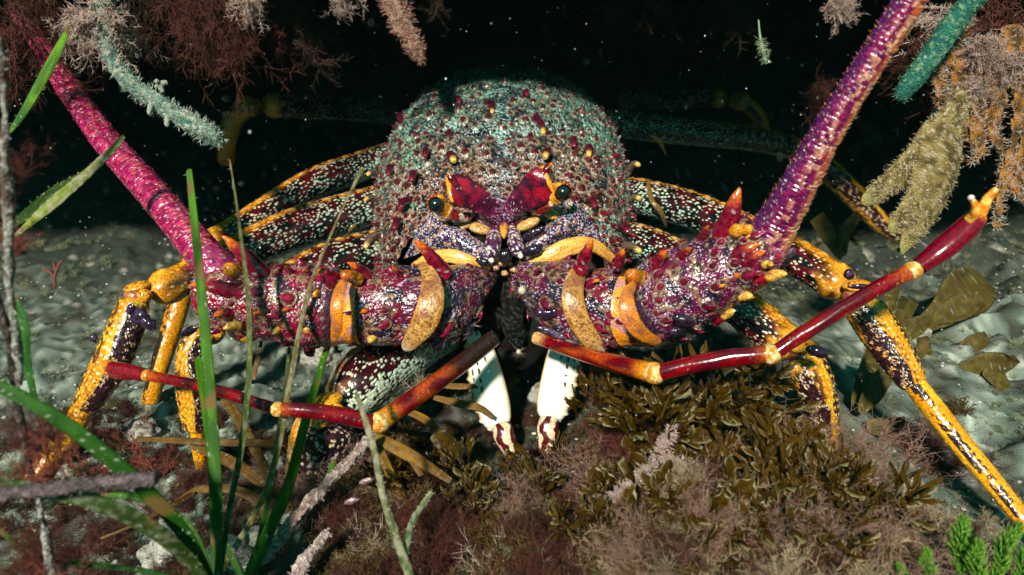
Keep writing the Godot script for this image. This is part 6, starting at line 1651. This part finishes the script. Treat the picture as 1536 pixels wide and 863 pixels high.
	for s in [[345, 845, 13.0, 0, "pale rounded stone between the two seagrass shoots"], [255, 835, 12.0, 1, "grey green stone behind the broad seagrass at the lower left"], [395, 815, 9.0, 2, "small dark stone right of the pale rounded one"], [700, 790, 9.0, 3, "white crusted stone among fan leaves at the bottom centre"], [610, 640, 9.0, 1, "grey stone in the shade under the thick red antennule"], [560, 560, 14.0, 2, "shaded stone behind the left antenna and dark spotted leg"], [480, 540, 16.0, 0, "pale stone under the left antenna's third segment"], [100, 710, 9.0, 3, "small grey stone beside the orange left foot"], [215, 655, 11.0, 3, "flat white stone under the stub of the hidden left leg"], [175, 700, 7.0, 0, "small white stone below the flat one at left"], [1410, 470, 10.0, 1, "grey pebble under the veined olive leaf"], [70, 790, 7.0, 1, "whitish pebble behind the blurred purple stem"], [1090, 500, 9.0, 3, "dim white pebble in the shade below the right antenna"], [830, 600, 15.0, 2, "brown fuzzy stone between the pale front legs"], [1380, 500, 8.0, 0, "pale pebble right of the long leg's knee"], [120, 640, 12.0, 2, "dark turf covered stone behind the left orange leg"]]:
		var o := put("stone", rock[s[3]], M.stone)
		var p := on_floor(s[0], s[1])
		o.position = p + Vector3(0, s[2] * 0.00015, 0)
		o.rotation = Vector3(0, rng.randf() * TAU, rng.randf_range(-0.2, 0.2))
		o.scale = Vector3.ONE * s[2] * 0.001
		tag(o, s[4], "stone", "loose stones on the sea floor")
	for s in [[550, 722, 0.285, "pink white shell chip in the dark bottom left of the mottled stem"], [528, 752, 0.282, "small rosy pebble shell under the pink chip"]]:
		var o := thing("shell_chip", s[3], "shell", at(s[0], s[1], s[2]))
		var geo := Geo.new()
		geo.grid(blob(Vector3.ZERO, Vector3(0.0030, 0.0014, 0), Vector3(-0.001, 0.0014, 0.0008), Vector3(0, 0, 0.0010), 24, 16, func(d): return mix(hue(0.55, 0.44, 0.42), hue(0.25, 0.12, 0.14), 0.5 + nz.get_noise_3dv(d * 2.0)) * Color(1, 1, 1, 0) + Color(0, 0, 0, 0.3 * nz.get_noise_3dv(d * 1.7))))
		put("chip", geo.mesh(), M.shell, o)
	# drifting specks
	var dot := SphereMesh.new()
	dot.radius = 0.5
	dot.height = 1.0
	dot.radial_segments = 6
	dot.rings = 4
	var specks := []
	for k in 5200:
		var d := rng.randf_range(0.24, 0.95)
		var p := Vector3(rng.randf_range(-0.75, 0.75), rng.randf_range(0.005, 0.262), -rng.randf_range(0.2, 0.95))
		var size := pow(rng.randf(), 5.0) * 0.00075 + 0.00022
		var t := rng.randf_range(0.5, 1.1)
		specks.append([Transform3D(Basis.IDENTITY.scaled(Vector3(1, rng.randf_range(0.7, 1.3), 1) * size), p), Color(0.55 * t, 0.62 * t, 0.6 * t)])
	for k in 110:     # nearer ones, out of focus
		var d := rng.randf_range(0.09, 0.22)
		specks.append([Transform3D(Basis.IDENTITY.scaled(Vector3.ONE * rng.randf_range(0.0001, 0.00022)), at(rng.randf_range(-40, 1580), rng.randf_range(-20, 880), d)), Color(0.5, 0.58, 0.56)])
	cover("marine_snow", "pale specks drifting in the water", "specks", dot, M.fuzz, specks)
